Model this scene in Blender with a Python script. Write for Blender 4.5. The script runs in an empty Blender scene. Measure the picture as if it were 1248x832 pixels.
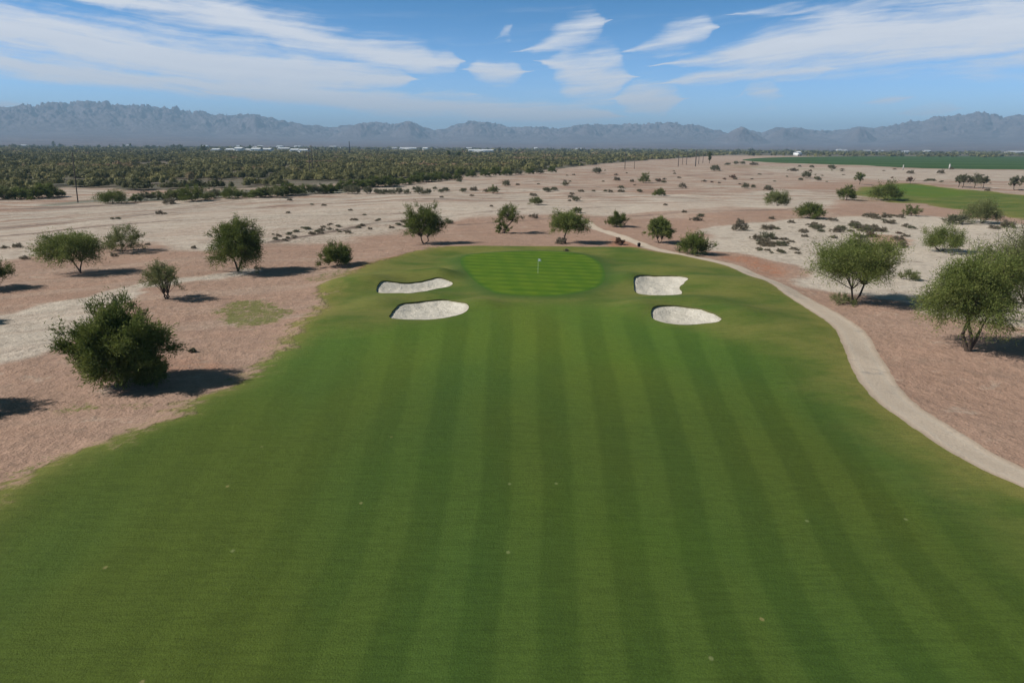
import bpy, math, random
import numpy as np
from mathutils import Matrix, Vector

sc = bpy.context.scene
COL = sc.collection
R = math.radians
rng = np.random.default_rng(7)
random.seed(7)

# ------------------------------------------------------------------ camera
W0, H0, F0 = 1248.0, 832.0, 832.0
CAM = np.array([0.0, 0.0, 20.0])
PITCH = math.atan(238 / 832.0)
ROLL = 4.0 / 624.0
fwd = np.array([0, math.cos(PITCH), -math.sin(PITCH)])
up0 = np.array([0, math.sin(PITCH), math.cos(PITCH)])
rt0 = np.array([1.0, 0, 0])
cr, sr = math.cos(ROLL), math.sin(ROLL)
RT = rt0 * cr + up0 * sr
UP = up0 * cr - rt0 * sr

cam_d = bpy.data.cameras.new('camera')
cam = bpy.data.objects.new('camera', cam_d)
COL.objects.link(cam)
m = Matrix.Identity(4)
for i in range(3):
    m[i][0], m[i][1], m[i][2], m[i][3] = RT[i], UP[i], -fwd[i], CAM[i]
cam.matrix_world = m
cam_d.sensor_width = 36.0
cam_d.lens = 36.0 * F0 / W0
cam_d.clip_start = 0.5
cam_d.clip_end = 90000
sc.camera = cam


def ray(px, py):
    d = fwd + RT * ((px - 624) / F0) + UP * ((416 - py) / F0)
    return d


def to_plane(px, py, z=0.0):
    d = ray(px, py)
    dz = min(d[2], -0.0012)
    t = (z - CAM[2]) / dz
    return CAM[0] + d[0] * t, CAM[1] + d[1] * t


def pxm(x, y, z=0):
    """pixels of the photograph per metre at a point"""
    v = np.array([x, y, z]) - CAM
    return F0 / float(v @ fwd)


def proj(P):
    v = P - CAM
    dpt = v @ fwd
    return 624 + F0 * (v @ RT) / dpt, 416 - F0 * (v @ UP) / dpt


# ------------------------------------------------------------------ noise
_perm = np.random.default_rng(3).integers(0, 2 ** 31, 4096)


def _h(ix, iy, s):
    return _perm[(ix * 73856093 ^ iy * 19349663 ^ (s * 83492791)) & 4095] / 2.0 ** 31


def vnoise(x, y, s=0):
    ix = np.floor(x).astype(np.int64); iy = np.floor(y).astype(np.int64)
    fx = x - ix; fy = y - iy
    fx = fx * fx * fx * (fx * (fx * 6 - 15) + 10); fy = fy * fy * fy * (fy * (fy * 6 - 15) + 10)
    a = _h(ix, iy, s); b = _h(ix + 1, iy, s); c = _h(ix, iy + 1, s); d = _h(ix + 1, iy + 1, s)
    return (a * (1 - fx) + b * fx) * (1 - fy) + (c * (1 - fx) + d * fx) * fy * 1.0


def fbm(x, y, o=4, s=0, gain=0.5):
    x = np.asarray(x, float); y = np.asarray(y, float)
    t = np.zeros(np.broadcast(x, y).shape); a = 1.0; n = 0
    for i in range(o):
        t += a * (vnoise(x * 2 ** i + 17.3 * i, y * 2 ** i - 9.1 * i, s + i) * 2 - 1); n += a; a *= gain
    return t / n


def sstep(a, b, v):
    t = np.clip((v - a) / (b - a), 0, 1)
    return t * t * (3 - 2 * t)


def smooth_poly(pts, n=6, closed=True):
    """Catmull-Rom through the points"""
    P = np.array(pts, float); out = []
    N = len(P)
    rngi = range(N if closed else N - 1)
    for i in rngi:
        if closed:
            p0, p1, p2, p3 = P[(i - 1) % N], P[i], P[(i + 1) % N], P[(i + 2) % N]
        else:
            p0, p1, p2, p3 = P[max(i - 1, 0)], P[i], P[i + 1], P[min(i + 2, N - 1)]
        for k in range(n):
            t = k / n
            out.append(0.5 * ((2 * p1) + (-p0 + p2) * t + (2 * p0 - 5 * p1 + 4 * p2 - p3) * t * t + (-p0 + 3 * p1 - 3 * p2 + p3) * t ** 3))
    if not closed:
        out.append(P[-1])
    return np.array(out)


def world_poly(pts, n=5, closed=True):
    return smooth_poly([to_plane(*p) for p in pts], n, closed)


def sdf(X, Y, poly, margin=12.0):
    """signed distance, positive inside; -margin far away"""
    out = np.full(X.shape, -float(margin))
    x0, y0 = poly.min(0) - margin; x1, y1 = poly.max(0) + margin
    idx = np.where((X > x0) & (X < x1) & (Y > y0) & (Y < y1))[0]
    if len(idx) == 0:
        return out
    px, py = X[idx], Y[idx]
    best = np.full(len(idx), 1e18); ins = np.zeros(len(idx), bool)
    A = poly; B = np.roll(poly, -1, axis=0)
    for (ax, ay), (bx, by) in zip(A, B):
        dx, dy = bx - ax, by - ay
        L = dx * dx + dy * dy + 1e-12
        t = np.clip(((px - ax) * dx + (py - ay) * dy) / L, 0, 1)
        d = (px - ax - t * dx) ** 2 + (py - ay - t * dy) ** 2
        best = np.minimum(best, d)
        cond = ((ay > py) != (by > py))
        if abs(dy) > 1e-12:
            ins ^= cond & (px < dx * (py - ay) / dy + ax)
    d = np.sqrt(best)
    out[idx] = np.where(ins, d, -np.minimum(d, margin))
    return out


def line_dist(X, Y, pl, margin=12.0):
    out = np.full(X.shape, float(margin))
    x0, y0 = pl.min(0) - margin; x1, y1 = pl.max(0) + margin
    idx = np.where((X > x0) & (X < x1) & (Y > y0) & (Y < y1))[0]
    px, py = X[idx], Y[idx]; best = np.full(len(idx), margin ** 2)
    for (ax, ay), (bx, by) in zip(pl[:-1], pl[1:]):
        dx, dy = bx - ax, by - ay
        t = np.clip(((px - ax) * dx + (py - ay) * dy) / (dx * dx + dy * dy + 1e-12), 0, 1)
        best = np.minimum(best, (px - ax - t * dx) ** 2 + (py - ay - t * dy) ** 2)
    out[idx] = np.sqrt(best)
    return out


# ------------------------------------------------------------------ outlines read off the photograph (laid on the ground)
turf_px = [(-260, 760), (-120, 680), (0, 603), (50, 572), (85, 556), (150, 530), (205, 508), (250, 482), (296, 462), (318, 446), (345, 412), (374, 388),
           (388, 364), (402, 344), (440, 327), (480, 314), (530, 306), (580, 303), (640, 303), (700, 304), (750, 303), (772, 303),
           (800, 310), (838, 313), (866, 318), (900, 327), (932, 342), (972, 362), (1010, 385), (1036, 406), (1050, 428), (1066, 458),
           (1094, 490), (1140, 522), (1190, 553), (1248, 582), (1320, 612), (1420, 650), (1700, 745), (2050, 850)]
tp = [to_plane(*p) for p in turf_px]
tp = [(-60, -60), (-60, 10)] + tp + [(70, 10), (70, -60)]
TURF = smooth_poly(tp, 4)
fair_px = [(-200, 780), (0, 622), (105, 562), (205, 518), (290, 476), (335, 440), (385, 412), (440, 408), (500, 398), (560, 384), (600, 374), (680, 372), (740, 376), (790, 392), (840, 402),
           (885, 416), (945, 448), (1005, 492), (1085, 560), (1180, 622), (1248, 668), (1400, 760)]
fp = [(-40, -60), (-40, 8)] + [to_plane(*p) for p in fair_px] + [(50, 8), (50, -60)]
FAIR = smooth_poly(fp, 4)
GREEN = world_poly([(561, 323), (570, 315.5), (610, 312), (660, 311), (705, 314), (728, 322), (737, 336), (733, 350), (710, 359), (670, 364), (630, 363), (603, 360), (585, 351), (570, 338)], 6)
BUNK = [world_poly([(459, 357), (466, 351), (492, 349), (515, 346), (535, 344), (551, 346), (548, 350), (532, 353), (518, 357), (505, 362), (485, 362), (464, 361)], 6),
        world_poly([(475, 393), (480, 381), (492, 373), (520, 368), (545, 367), (562, 371), (571, 376), (568, 382), (552, 388), (530, 393), (505, 395), (485, 395)], 6),
        world_poly([(772, 352), (773, 345), (784, 340), (803, 340), (824, 341), (838, 346), (834, 350), (828, 354), (831, 358), (829, 362), (810, 364), (785, 362), (774, 358)], 6),
        world_poly([(793, 387), (796, 381), (808, 378), (828, 378), (848, 381), (862, 386), (878, 394), (876, 398), (858, 399), (830, 399), (808, 396), (796, 392)], 6)]
PATH = world_poly([(2600, 1000), (2050, 850), (1700, 745), (1420, 650), (1320, 612), (1248, 582), (1190, 553), (1140, 522), (1094, 490), (1066, 458), (1050, 428), (1036, 406), (1010, 385),
                   (972, 362), (932, 342), (900, 327), (866, 318), (832, 312), (802, 306), (776, 297), (750, 287), (735, 281), (722, 274), (712, 268), (700, 264)], 5, closed=False)
CROP = world_poly([(905, 194.5), (960, 191.5), (1100, 190.5), (1248, 191), (1420, 193), (1450, 207), (1248, 207), (1100, 204.5), (1050, 201.5), (960, 199), (930, 197.5)], 3)
FARF = world_poly([(1046, 229), (1090, 224), (1130, 225), (1165, 230), (1210, 234), (1248, 238), (1320, 242), (1330, 275), (1248, 270), (1215, 262), (1170, 256), (1125, 248), (1085, 245), (1060, 241), (1035, 237)], 4)
FARG = world_poly([(1082, 229), (1110, 225), (1140, 228), (1170, 233), (1180, 237), (1150, 240), (1110, 238), (1088, 234)], 4)

# ------------------------------------------------------------------ ground height
MOUNDS = []   # x, y, rx, ry, height
for px, py, rx, ry, hh in [(452, 348, 4.5, 3.5, 0.75), (500, 340, 6, 3, 0.8), (548, 338, 4, 4, 0.9), (462, 372, 3.5, 4, 0.55), (520, 362, 6, 2.2, 0.35), (586, 372, 3, 3, 0.5),
                           (757, 343, 3.5, 5, 0.7), (805, 331, 7, 4, 0.55), (850, 345, 4, 5, 0.35), (780, 378, 3, 4, 0.5), (840, 371, 6, 3, 0.5), (893, 385, 4, 4, 0.5),
                           (900, 350, 8, 6, 0.6), (420, 350, 6, 6, 0.4), (430, 395, 9, 5, 0.5), (940, 400, 7, 8, 0.5), (770, 312, 8, 4, 0.4), (560, 306, 14, 3, 0.4), (690, 306, 18, 3, 0.35)]:
    x, y = to_plane(px, py)
    MOUNDS.append((x, y, rx, ry, hh * 1.35))


def height(X, Y, raw=False):
    X = np.asarray(X, float); Y = np.asarray(Y, float)
    shp = X.shape; X = X.ravel(); Y = Y.ravel()
    st = sdf(X, Y, TURF, 14)
    near = 1 - sstep(400, 1500, np.hypot(X, Y))
    mp = sstep(-3, 4, st)
    des = fbm(X / 34, Y / 26, 3, 11) * 0.75 + fbm(X / 9, Y / 7, 3, 21) * 0.16 + fbm(X / 2.6, Y / 2.0, 2, 31) * 0.045
    tur = fbm(X / 40, Y / 40, 2, 41) * 0.5 + fbm(X / 11, Y / 11, 2, 51) * 0.07
    h = des * (1 - mp) * near + tur * mp
    h += 0.22 * sstep(-1.5, 1.5, st) * near
    for (mx, my, rx, ry, hh) in MOUNDS:
        h += hh * np.exp(-(((X - mx) / rx) ** 2 + ((Y - my) / ry) ** 2))
    sg = sdf(X, Y, GREEN, 8)
    k = sstep(-5, 1.0, sg)
    h = h * (1 - k) + (0.55 + 0.012 * (Y - 105)) * k
    # a shallow trough in front of the green
    # river wash lies a little lower
    h -= 0.5 * np.exp(-((flow(X, Y) - 0) / 30.0) ** 2) * near * (1 - mp)
    return h.reshape(shp)


_fl = np.array([to_plane(*p) for p in [(-200, 288), (0, 275), (150, 262), (250, 253), (350, 247), (480, 242), (640, 240), (900, 241), (1248, 250)]])


def flow(X, Y):
    return Y - np.interp(X, _fl[:, 0], _fl[:, 1])


def at(px, py):
    z = 0.0
    for _ in range(4):
        x, y = to_plane(px, py, z)
        z = float(height(np.array([x]), np.array([y]))[0])
    return x, y, z


# ------------------------------------------------------------------ mesh helpers
def mesh_np(name, V, F, mat=None, parent=None, attrs=None, smooth=True):
    """V (n,3), F (m,k) all faces of the same size"""
    me = bpy.data.meshes.new(name)
    V = np.asarray(V, np.float32); F = np.asarray(F, np.int32)
    k = F.shape[1]
    me.vertices.add(len(V)); me.vertices.foreach_set('co', V.ravel())
    me.loops.add(F.size); me.loops.foreach_set('vertex_index', F.ravel())
    me.polygons.add(len(F))
    me.polygons.foreach_set('loop_start', np.arange(0, F.size, k, dtype=np.int32))
    if smooth:
        me.polygons.foreach_set('use_smooth', np.ones(len(F), bool))
    if attrs:
        for an, av in attrs.items():
            a = me.attributes.new(an, 'FLOAT', 'POINT')
            a.data.foreach_set('value', np.asarray(av, np.float32))
    me.update(calc_edges=True)
    if mat: me.materials.append(mat)
    o = bpy.data.objects.new(name, me)
    COL.objects.link(o)
    if parent: o.parent = parent
    return o


def tag(o, label=None, cat=None, group=None, kind=None):
    if label: o['label'] = label
    if cat: o['category'] = cat
    if group: o['group'] = group
    if kind: o['kind'] = kind
    return o


def empty(name, loc, rz=0.0):
    o = bpy.data.objects.new(name, None)
    COL.objects.link(o)
    o.empty_display_size = 0.5
    o.location = loc; o.rotation_euler = (0, 0, rz)
    return o


class MB:
    """collects tubes and boxes of quads"""
    def __init__(s): s.V = []; s.F = []; s.n = 0
    def add(s, V, F):
        s.V.append(np.asarray(V, float)); s.F.append(np.asarray(F, int) + s.n); s.n += len(V)
    def tube(s, pts, rad, k=6):
        pts = np.asarray(pts, float); n = len(pts)
        rings = []
        for i in range(n):
            t = pts[min(i + 1, n - 1)] - pts[max(i - 1, 0)]; t /= (np.linalg.norm(t) + 1e-9)
            a = np.array([0, 0, 1.0]) if abs(t[2]) < 0.9 else np.array([1.0, 0, 0])
            u = np.cross(t, a); u /= np.linalg.norm(u); v = np.cross(t, u)
            ang = np.arange(k) / k * 2 * np.pi
            rings.append(pts[i] + rad[i] * (np.cos(ang)[:, None] * u + np.sin(ang)[:, None] * v))
        V = np.concatenate(rings + [pts[-1:][:]])
        F = []
        for i in range(n - 1):
            for j in range(k):
                F.append((i * k + j, i * k + (j + 1) % k, (i + 1) * k + (j + 1) % k, (i + 1) * k + j))
        e = n * k
        for j in range(0, k, 2):
            F.append(((n - 1) * k + j, (n - 1) * k + (j + 1) % k, (n - 1) * k + (j + 2) % k, e))
        s.add(V, F)
    def box(s, c, d, rz=0.0, taper=1.0):
        x, y, z = np.array(d) / 2
        V = np.array([(-x, -y, -z), (x, -y, -z), (x, y, -z), (-x, y, -z), (-x * taper, -y * taper, z), (x * taper, -y * taper, z), (x * taper, y * taper, z), (-x * taper, y * taper, z)])
        c_, s_ = math.cos(rz), math.sin(rz)
        V = V @ np.array([[c_, s_, 0], [-s_, c_, 0], [0, 0, 1]]) + np.array(c)
        s.add(V, [(0, 3, 2, 1), (4, 5, 6, 7), (0, 1, 5, 4), (1, 2, 6, 5), (2, 3, 7, 6), (3, 0, 4, 7)])
    def build(s, name, mat, parent=None, smooth=True):
        return mesh_np(name, np.concatenate(s.V), np.concatenate(s.F), mat, parent, smooth=smooth)


# ------------------------------------------------------------------ node helpers
class NT:
    def __init__(s, tree): s.t = tree; s.N = tree.nodes; s.L = tree.links
    def new(s, typ, **kw):
        n = s.N.new(typ)
        for k, v in kw.items(): setattr(n, k, v)
        return n
    def put(s, sock, v):
        if v is None: return
        if isinstance(v, bpy.types.NodeSocket): s.L.new(v, sock)
        elif isinstance(v, (tuple, list)) and sock.type == 'RGBA' and len(v) == 3: sock.default_value = (*v, 1)
        else: sock.default_value = v
    def m(s, op, a, b=None, c=None, clamp=False):
        n = s.new('ShaderNodeMath', operation=op, use_clamp=clamp)
        s.put(n.inputs[0], a); s.put(n.inputs[1], b); s.put(n.inputs[2], c)
        return n.outputs[0]
    def mix(s, f, a, b, mode='MIX'):
        n = s.new('ShaderNodeMix', data_type='RGBA', blend_type=mode)
        s.put(n.inputs[0], f); s.put(n.inputs[6], a); s.put(n.inputs[7], b)
        return n.outputs[2]
    def attr(s, name):
        n = s.new('ShaderNodeAttribute', attribute_name=name); return n.outputs['Fac']
    def ramp(s, v, a, b, lo=0.0, hi=1.0):
        n = s.new('ShaderNodeMapRange', interpolation_type='SMOOTHSTEP')
        s.put(n.inputs[0], v); s.put(n.inputs[1], a); s.put(n.inputs[2], b); s.put(n.inputs[3], lo); s.put(n.inputs[4], hi)
        return n.outputs[0]
    def scale(s, vec, sx, sy, sz=1.0):
        n = s.new('ShaderNodeVectorMath', operation='MULTIPLY')
        s.put(n.inputs[0], vec); n.inputs[1].default_value = (sx, sy, sz)
        return n.outputs[0]
    def noise(s, vec, scale, detail=4, rough=0.55, dist=0.0):
        n = s.new('ShaderNodeTexNoise')
        s.put(n.inputs['Vector'], vec); n.inputs['Scale'].default_value = scale
        n.inputs['Detail'].default_value = detail; n.inputs['Roughness'].default_value = rough
        n.inputs['Distortion'].default_value = dist
        return n.outputs['Fac']
    def xyz(s, x, y, z=0.0):
        n = s.new('ShaderNodeCombineXYZ'); s.put(n.inputs[0], x); s.put(n.inputs[1], y); s.put(n.inputs[2], z)
        return n.outputs[0]
    def sep(s, v):
        n = s.new('ShaderNodeSeparateXYZ'); s.put(n.inputs[0], v); return n.outputs


def new_mat(name):
    ma = bpy.data.materials.new(name); ma.use_nodes = True
    nt = NT(ma.node_tree)
    b = ma.node_tree.nodes['Principled BSDF']
    b.inputs['Roughness'].default_value = 0.9
    b.inputs['Specular IOR Level'].default_value = 0.15
    return ma, nt, b


def bump(nt, b, hgt, dist, strength=1.0):
    n = nt.new('ShaderNodeBump'); n.inputs['Strength'].default_value = strength; n.inputs['Distance'].default_value = dist
    nt.put(n.inputs['Height'], hgt); nt.L.new(n.outputs[0], b.inputs['Normal'])


def simple_mat(name, col, var=0.15, scale=3.0, rough=0.8):
    ma, nt, b = new_mat(name)
    g = nt.new('ShaderNodeTexCoord')
    f = nt.noise(g.outputs['Object'], scale, 4)
    c = nt.mix(f, tuple(x * (1 - var) for x in col), tuple(min(1, x * (1 + var)) for x in col))
    nt.put(b.inputs['Base Color'], c); b.inputs['Roughness'].default_value = rough
    return ma


# ------------------------------------------------------------------ land material
PINK = (0.350, 0.212, 0.150)
PINK2 = (0.385, 0.268, 0.205)
PALE = (0.530, 0.455, 0.375)
STRIPE_DIR = 0.025


def land_nodes(nt, b):
    g = nt.new('ShaderNodeNewGeometry'); P = g.outputs['Position']
    x, y, z = nt.sep(P)
    fl = nt.attr('flow')
    # desert
    n1 = nt.noise(P, 0.06, 5, 0.6)
    n2 = nt.noise(P, 0.9, 5, 0.65)
    n3 = nt.noise(P, 5.0, 3, 0.6)
    FV = nt.xyz(nt.m('MULTIPLY', x, 0.022), nt.m('MULTIPLY', fl, 0.16), 0.0)
    st1 = nt.noise(FV, 1.0, 6, 0.62, 0.3)
    FV2 = nt.xyz(nt.m('MULTIPLY', x, 0.05), nt.m('MULTIPLY', fl, 0.55), 3.0)
    st2 = nt.noise(FV2, 1.0, 5, 0.6, 0.2)
    pale = nt.attr('pale')
    pf = nt.m('ADD', pale, nt.m('MULTIPLY', nt.m('SUBTRACT', n1, 0.5), 0.55))
    pf = nt.ramp(nt.m('ADD', pf, nt.m('MULTIPLY', nt.m('SUBTRACT', n2, 0.5), 0.25)), 0.12, 0.88)
    strk = nt.attr('streak')
    pf = nt.m('ADD', pf, nt.m('MULTIPLY', nt.m('MULTIPLY', nt.m('SUBTRACT', nt.ramp(st1, 0.40, 0.60), 0.55), 1.25), strk), None, True)
    pink = nt.mix(n1, PINK, PINK2)
    d = nt.mix(pf, pink, PALE)
    k2 = nt.m('MULTIPLY', nt.ramp(st2, 0.46, 0.62), nt.m('MULTIPLY', strk, 0.60))
    d = nt.mix(k2, d, (0.215, 0.165, 0.135))
    pt = nt.noise(nt.scale(P, 0.7, 1.0), 0.32, 5, 0.7)
    d = nt.mix(nt.ramp(pt, 0.50, 0.68, 0.0, 0.45), d, (0.235, 0.165, 0.125))
    d = nt.mix(nt.ramp(pt, 0.30, 0.42, 0.40, 0.0), d, (0.50, 0.42, 0.34))
    wm = nt.m('MULTIPLY', nt.ramp(nt.noise(P, 0.75, 5, 0.75), 0.52, 0.62), nt.attr('weed'))
    d = nt.mix(nt.m('MULTIPLY', wm, 0.55), d, (0.20, 0.165, 0.115))
    d = nt.mix(nt.m('MULTIPLY', nt.attr('red'), nt.ramp(n2, 0.3, 0.6)), d, (0.36, 0.155, 0.085))
    d = nt.mix(nt.m('MULTIPLY', nt.attr('track'), nt.ramp(n2, 0.2, 0.6, 0.5, 1.0)), d, (0.14, 0.10, 0.082))
    d = nt.mix(nt.attr('wet'), d, (0.16, 0.175, 0.135))
    # small dark pebbles, dead weed and hoof-sized dimples
    vo = nt.new('ShaderNodeTexVoronoi', voronoi_dimensions='2D'); nt.put(vo.inputs['Vector'], P); vo.inputs['Scale'].default_value = 0.9
    cs = nt.sep(vo.outputs['Color'])
    spot = nt.m('MULTIPLY', nt.ramp(vo.outputs['Distance'], 0.16, 0.26, 1.0, 0.0), nt.ramp(cs[0], 0.60, 0.7))
    spot = nt.m('MULTIPLY', spot, nt.attr('weed'))
    d = nt.mix(nt.m('MULTIPLY', spot, 0.75), d, (0.13, 0.105, 0.07))
    mot = nt.ramp(nt.m('ADD', nt.m('MULTIPLY', n3, 0.6), nt.m('MULTIPLY', n2, 0.5)), 0.3, 0.8, 0.80, 1.20)
    d = nt.mix(1.0, d, nt.xyz(mot, mot, mot), 'MULTIPLY')
    far = nt.attr('farveg')
    fn = nt.noise(nt.scale(P, 0.004, 0.0022), 1.0, 6, 0.65)
    d = nt.mix(nt.m('MULTIPLY', far, nt.ramp(fn, 0.25, 0.62, 0.35, 1.0)), d, (0.085, 0.088, 0.062))
    d = nt.mix(nt.m('MULTIPLY', far, nt.ramp(fn, 0.60, 0.72, 0.0, 0.7)), d, (0.30, 0.27, 0.22))

    # turf
    tsd = nt.attr('turf')
    edge_n = nt.m('MULTIPLY', nt.m('SUBTRACT', nt.m('ADD', n2, nt.noise(P, 0.28, 3)), 1.0), 4.2)
    fsd = nt.attr('fair')
    lush = nt.ramp(nt.m('ADD', fsd, nt.m('MULTIPLY', edge_n, 0.8)), -4.0, 3.5)
    xs = nt.m('SUBTRACT', nt.m('DIVIDE', x, nt.m('ADD', 1.0, nt.m('MULTIPLY', nt.m('MAXIMUM', nt.m('SUBTRACT', y, 30.0), 0.0), 0.0105))), nt.ramp(y, 18.0, 38.0, 1.9, 2.66))
    xs = nt.m('ADD', xs, nt.m('MULTIPLY', nt.m('SUBTRACT', nt.noise(nt.xyz(nt.m('MULTIPLY', x, 0.09), nt.m('MULTIPLY', y, 0.03), 0), 1.0, 2), 0.5), 1.1))
    sv = nt.m('COSINE', nt.m('MULTIPLY', xs, 2 * math.pi / 3.52))
    sv = nt.ramp(sv, -0.45, 0.45)       # 1 = dark stripe
    vis = nt.m('MULTIPLY', nt.ramp(nt.m('ABSOLUTE', nt.m('SUBTRACT', xs, 5.0)), 9.0, 24.0, 1.0, 0.30), nt.ramp(y, 70.0, 92.0, 1.0, 0.2))
    fp_ = nt.noise(nt.scale(P, 1.0, 0.35), 0.055, 4, 0.5)
    gl = nt.mix(nt.ramp(fp_, 0.35, 0.65), (0.060, 0.106, 0.018), (0.076, 0.108, 0.016))
    gd = nt.mix(nt.ramp(fp_, 0.35, 0.65), (0.046, 0.087, 0.014), (0.060, 0.088, 0.012))
    fcol = nt.mix(nt.m('MULTIPLY', sv, vis), gl, gd)
    fcol = nt.mix(nt.m('MULTIPLY', nt.ramp(nt.noise(nt.scale(P, 0.5, 1.0), 0.045, 3), 0.52, 0.68), 0.35), fcol, (0.056, 0.110, 0.010))
    fr = nt.ramp(nt.m('ADD', y, nt.m('MULTIPLY', nt.m('SUBTRACT', fp_, 0.5), 30.0)), 42.0, 74.0, 1.0, 1.42)  # brightness falloff painted into the grass: far fairway lighter than near
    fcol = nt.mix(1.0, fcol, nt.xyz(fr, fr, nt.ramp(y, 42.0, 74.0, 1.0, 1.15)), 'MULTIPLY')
    rn = nt.noise(nt.scale(P, 0.6, 1.0), 0.12, 4, 0.6)
    rcol = nt.mix(nt.ramp(rn, 0.32, 0.66), (0.072, 0.118, 0.018), (0.158, 0.165, 0.040))
    rcol = nt.mix(nt.ramp(nt.m('ADD', tsd, edge_n), 0.0, 5.0, 0.60, 0.0), rcol, (0.25, 0.21, 0.06))
    csd = nt.attr('collar')
    rcol = nt.mix(nt.ramp(nt.m('ADD', csd, nt.m('MULTIPLY', edge_n, 0.3)), -3.2, -0.2, 0.0, 0.75), rcol, (0.052, 0.105, 0.018))
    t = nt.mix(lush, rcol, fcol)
    tw = nt.m('ADD', nt.m('MULTIPLY', nt.noise(P, 11.0, 3, 0.75), 0.6), nt.m('MULTIPLY', nt.noise(nt.scale(P, 0.5, 4.0), 1.3, 4, 0.7), 0.4))
    tw = nt.ramp(tw, 0.32, 0.68, 0.74, 1.26)
    t = nt.mix(1.0, t, nt.xyz(tw, tw, tw), 'MULTIPLY')
    # pale divots and ball marks
    v2 = nt.new('ShaderNodeTexVoronoi', voronoi_dimensions='2D'); nt.put(v2.inputs['Vector'], nt.scale(P, 1.0, 0.75)); v2.inputs['Scale'].default_value = 0.36
    c2 = nt.sep(v2.outputs['Color'])
    dv = nt.m('MULTIPLY', nt.ramp(v2.outputs['Distance'], 0.018, 0.05, 1.0, 0.0), nt.ramp(c2[0], 0.86, 0.88))
    dv = nt.m('MULTIPLY', dv, nt.m('MULTIPLY', lush, nt.ramp(y, 36.0, 52.0, 1.0, 0.0)))
    t = nt.mix(nt.m('MULTIPLY', dv, 0.65), t, nt.mix(c2[1], (0.20, 0.24, 0.10), (0.30, 0.24, 0.10)))
    # where grass gives way to dirt
    cov = nt.ramp(nt.m('ADD', tsd, nt.m('MULTIPLY', edge_n, nt.ramp(x, 10.0, 25.0, 1.7, 0.7))), -1.3, 1.6)
    vg = nt.attr('veg')
    tf = nt.ramp(nt.m('ADD', vg, nt.m('MULTIPLY', nt.m('SUBTRACT', nt.m('ADD', nt.m('MULTIPLY', nt.noise(P, 1.3, 5, 0.7), 0.6), nt.m('MULTIPLY', n3, 0.4)), 0.5), 4.2)), 0.55, 1.0)
    tf = nt.m('MULTIPLY', tf, nt.ramp(vg, 0.05, 0.3))
    vcol = nt.mix(n2, (0.085, 0.125, 0.022), (0.19, 0.18, 0.05))
    d = nt.mix(nt.m('MULTIPLY', tf, 0.85), d, vcol)
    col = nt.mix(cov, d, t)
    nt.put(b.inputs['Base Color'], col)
    hb_d = nt.m('ADD', nt.m('MULTIPLY', n2, 0.34), nt.m('ADD', nt.m('MULTIPLY', n3, 0.08), nt.m('MULTIPLY', nt.m('MULTIPLY', st2, 0.6), strk)))
    hb_t = nt.m('ADD', nt.m('MULTIPLY', nt.noise(P, 12.0, 3, 0.7), 0.045), nt.m('MULTIPLY', nt.noise(P, 1.6, 2, 0.5), 0.05))
    mx = nt.new('ShaderNodeMix', data_type='FLOAT')
    nt.put(mx.inputs[0], cov); nt.put(mx.inputs[2], hb_d); nt.put(mx.inputs[3], hb_t)
    bump(nt, b, mx.outputs[0], 1.0, 0.9)
    b.inputs['Roughness'].default_value = 0.95


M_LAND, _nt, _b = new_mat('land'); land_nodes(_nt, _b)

M_GREEN, nt, b = new_mat('green_turf')
P = nt.new('ShaderNodeNewGeometry').outputs['Position']
x, y, z = nt.sep(P)
s1 = nt.ramp(nt.m('SINE', nt.m('ADD', nt.m('MULTIPLY', y, 2 * math.pi / 3.0), nt.m('MULTIPLY', x, 0.35))), -0.6, 0.6)
s2 = nt.ramp(nt.m('SINE', nt.m('ADD', nt.m('MULTIPLY', x, 2 * math.pi / 3.4), nt.m('MULTIPLY', y, 0.2))), -0.6, 0.6)
c = nt.mix(nt.m('MULTIPLY', s1, 1.0), (0.058, 0.122, 0.004), (0.098, 0.172, 0.008))
c = nt.mix(nt.m('MULTIPLY', s2, 0.45), c, (0.055, 0.125, 0.003))
c = nt.mix(nt.m('MULTIPLY', nt.ramp(nt.noise(P, 0.22, 3), 0.4, 0.7), 0.45), c, (0.125, 0.185, 0.008))
c = nt.mix(nt.ramp(nt.attr('green'), 0.0, 1.0, 0.75, 0.0), c, (0.04, 0.105, 0.012))
nt.put(b.inputs['Base Color'], c); b.inputs['Roughness'].default_value = 0.85
bump(nt, b, nt.noise(P, 14.0, 2), 0.015)

M_SAND, nt, b = new_mat('bunker_sand')
P = nt.new('ShaderNodeNewGeometry').outputs['Position']
n1 = nt.noise(P, 0.7, 4); n2 = nt.noise(P, 6.0, 4, 0.7)
c = nt.mix(n1, (0.540, 0.495, 0.420), (0.665, 0.615, 0.530))
c = nt.mix(nt.ramp(n2, 0.5, 0.8, 0, 0.4), c, (0.42, 0.39, 0.33))
nt.put(b.inputs['Base Color'], c)
rk = nt.noise(nt.scale(P, 9.0, 1.2), 1.0, 3, 0.6)
bump(nt, b, nt.m('ADD', nt.m('MULTIPLY', n2, 0.08), nt.m('ADD', nt.m('MULTIPLY', n1, 0.35), nt.m('MULTIPLY', rk, 0.04))), 1.0)

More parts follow.
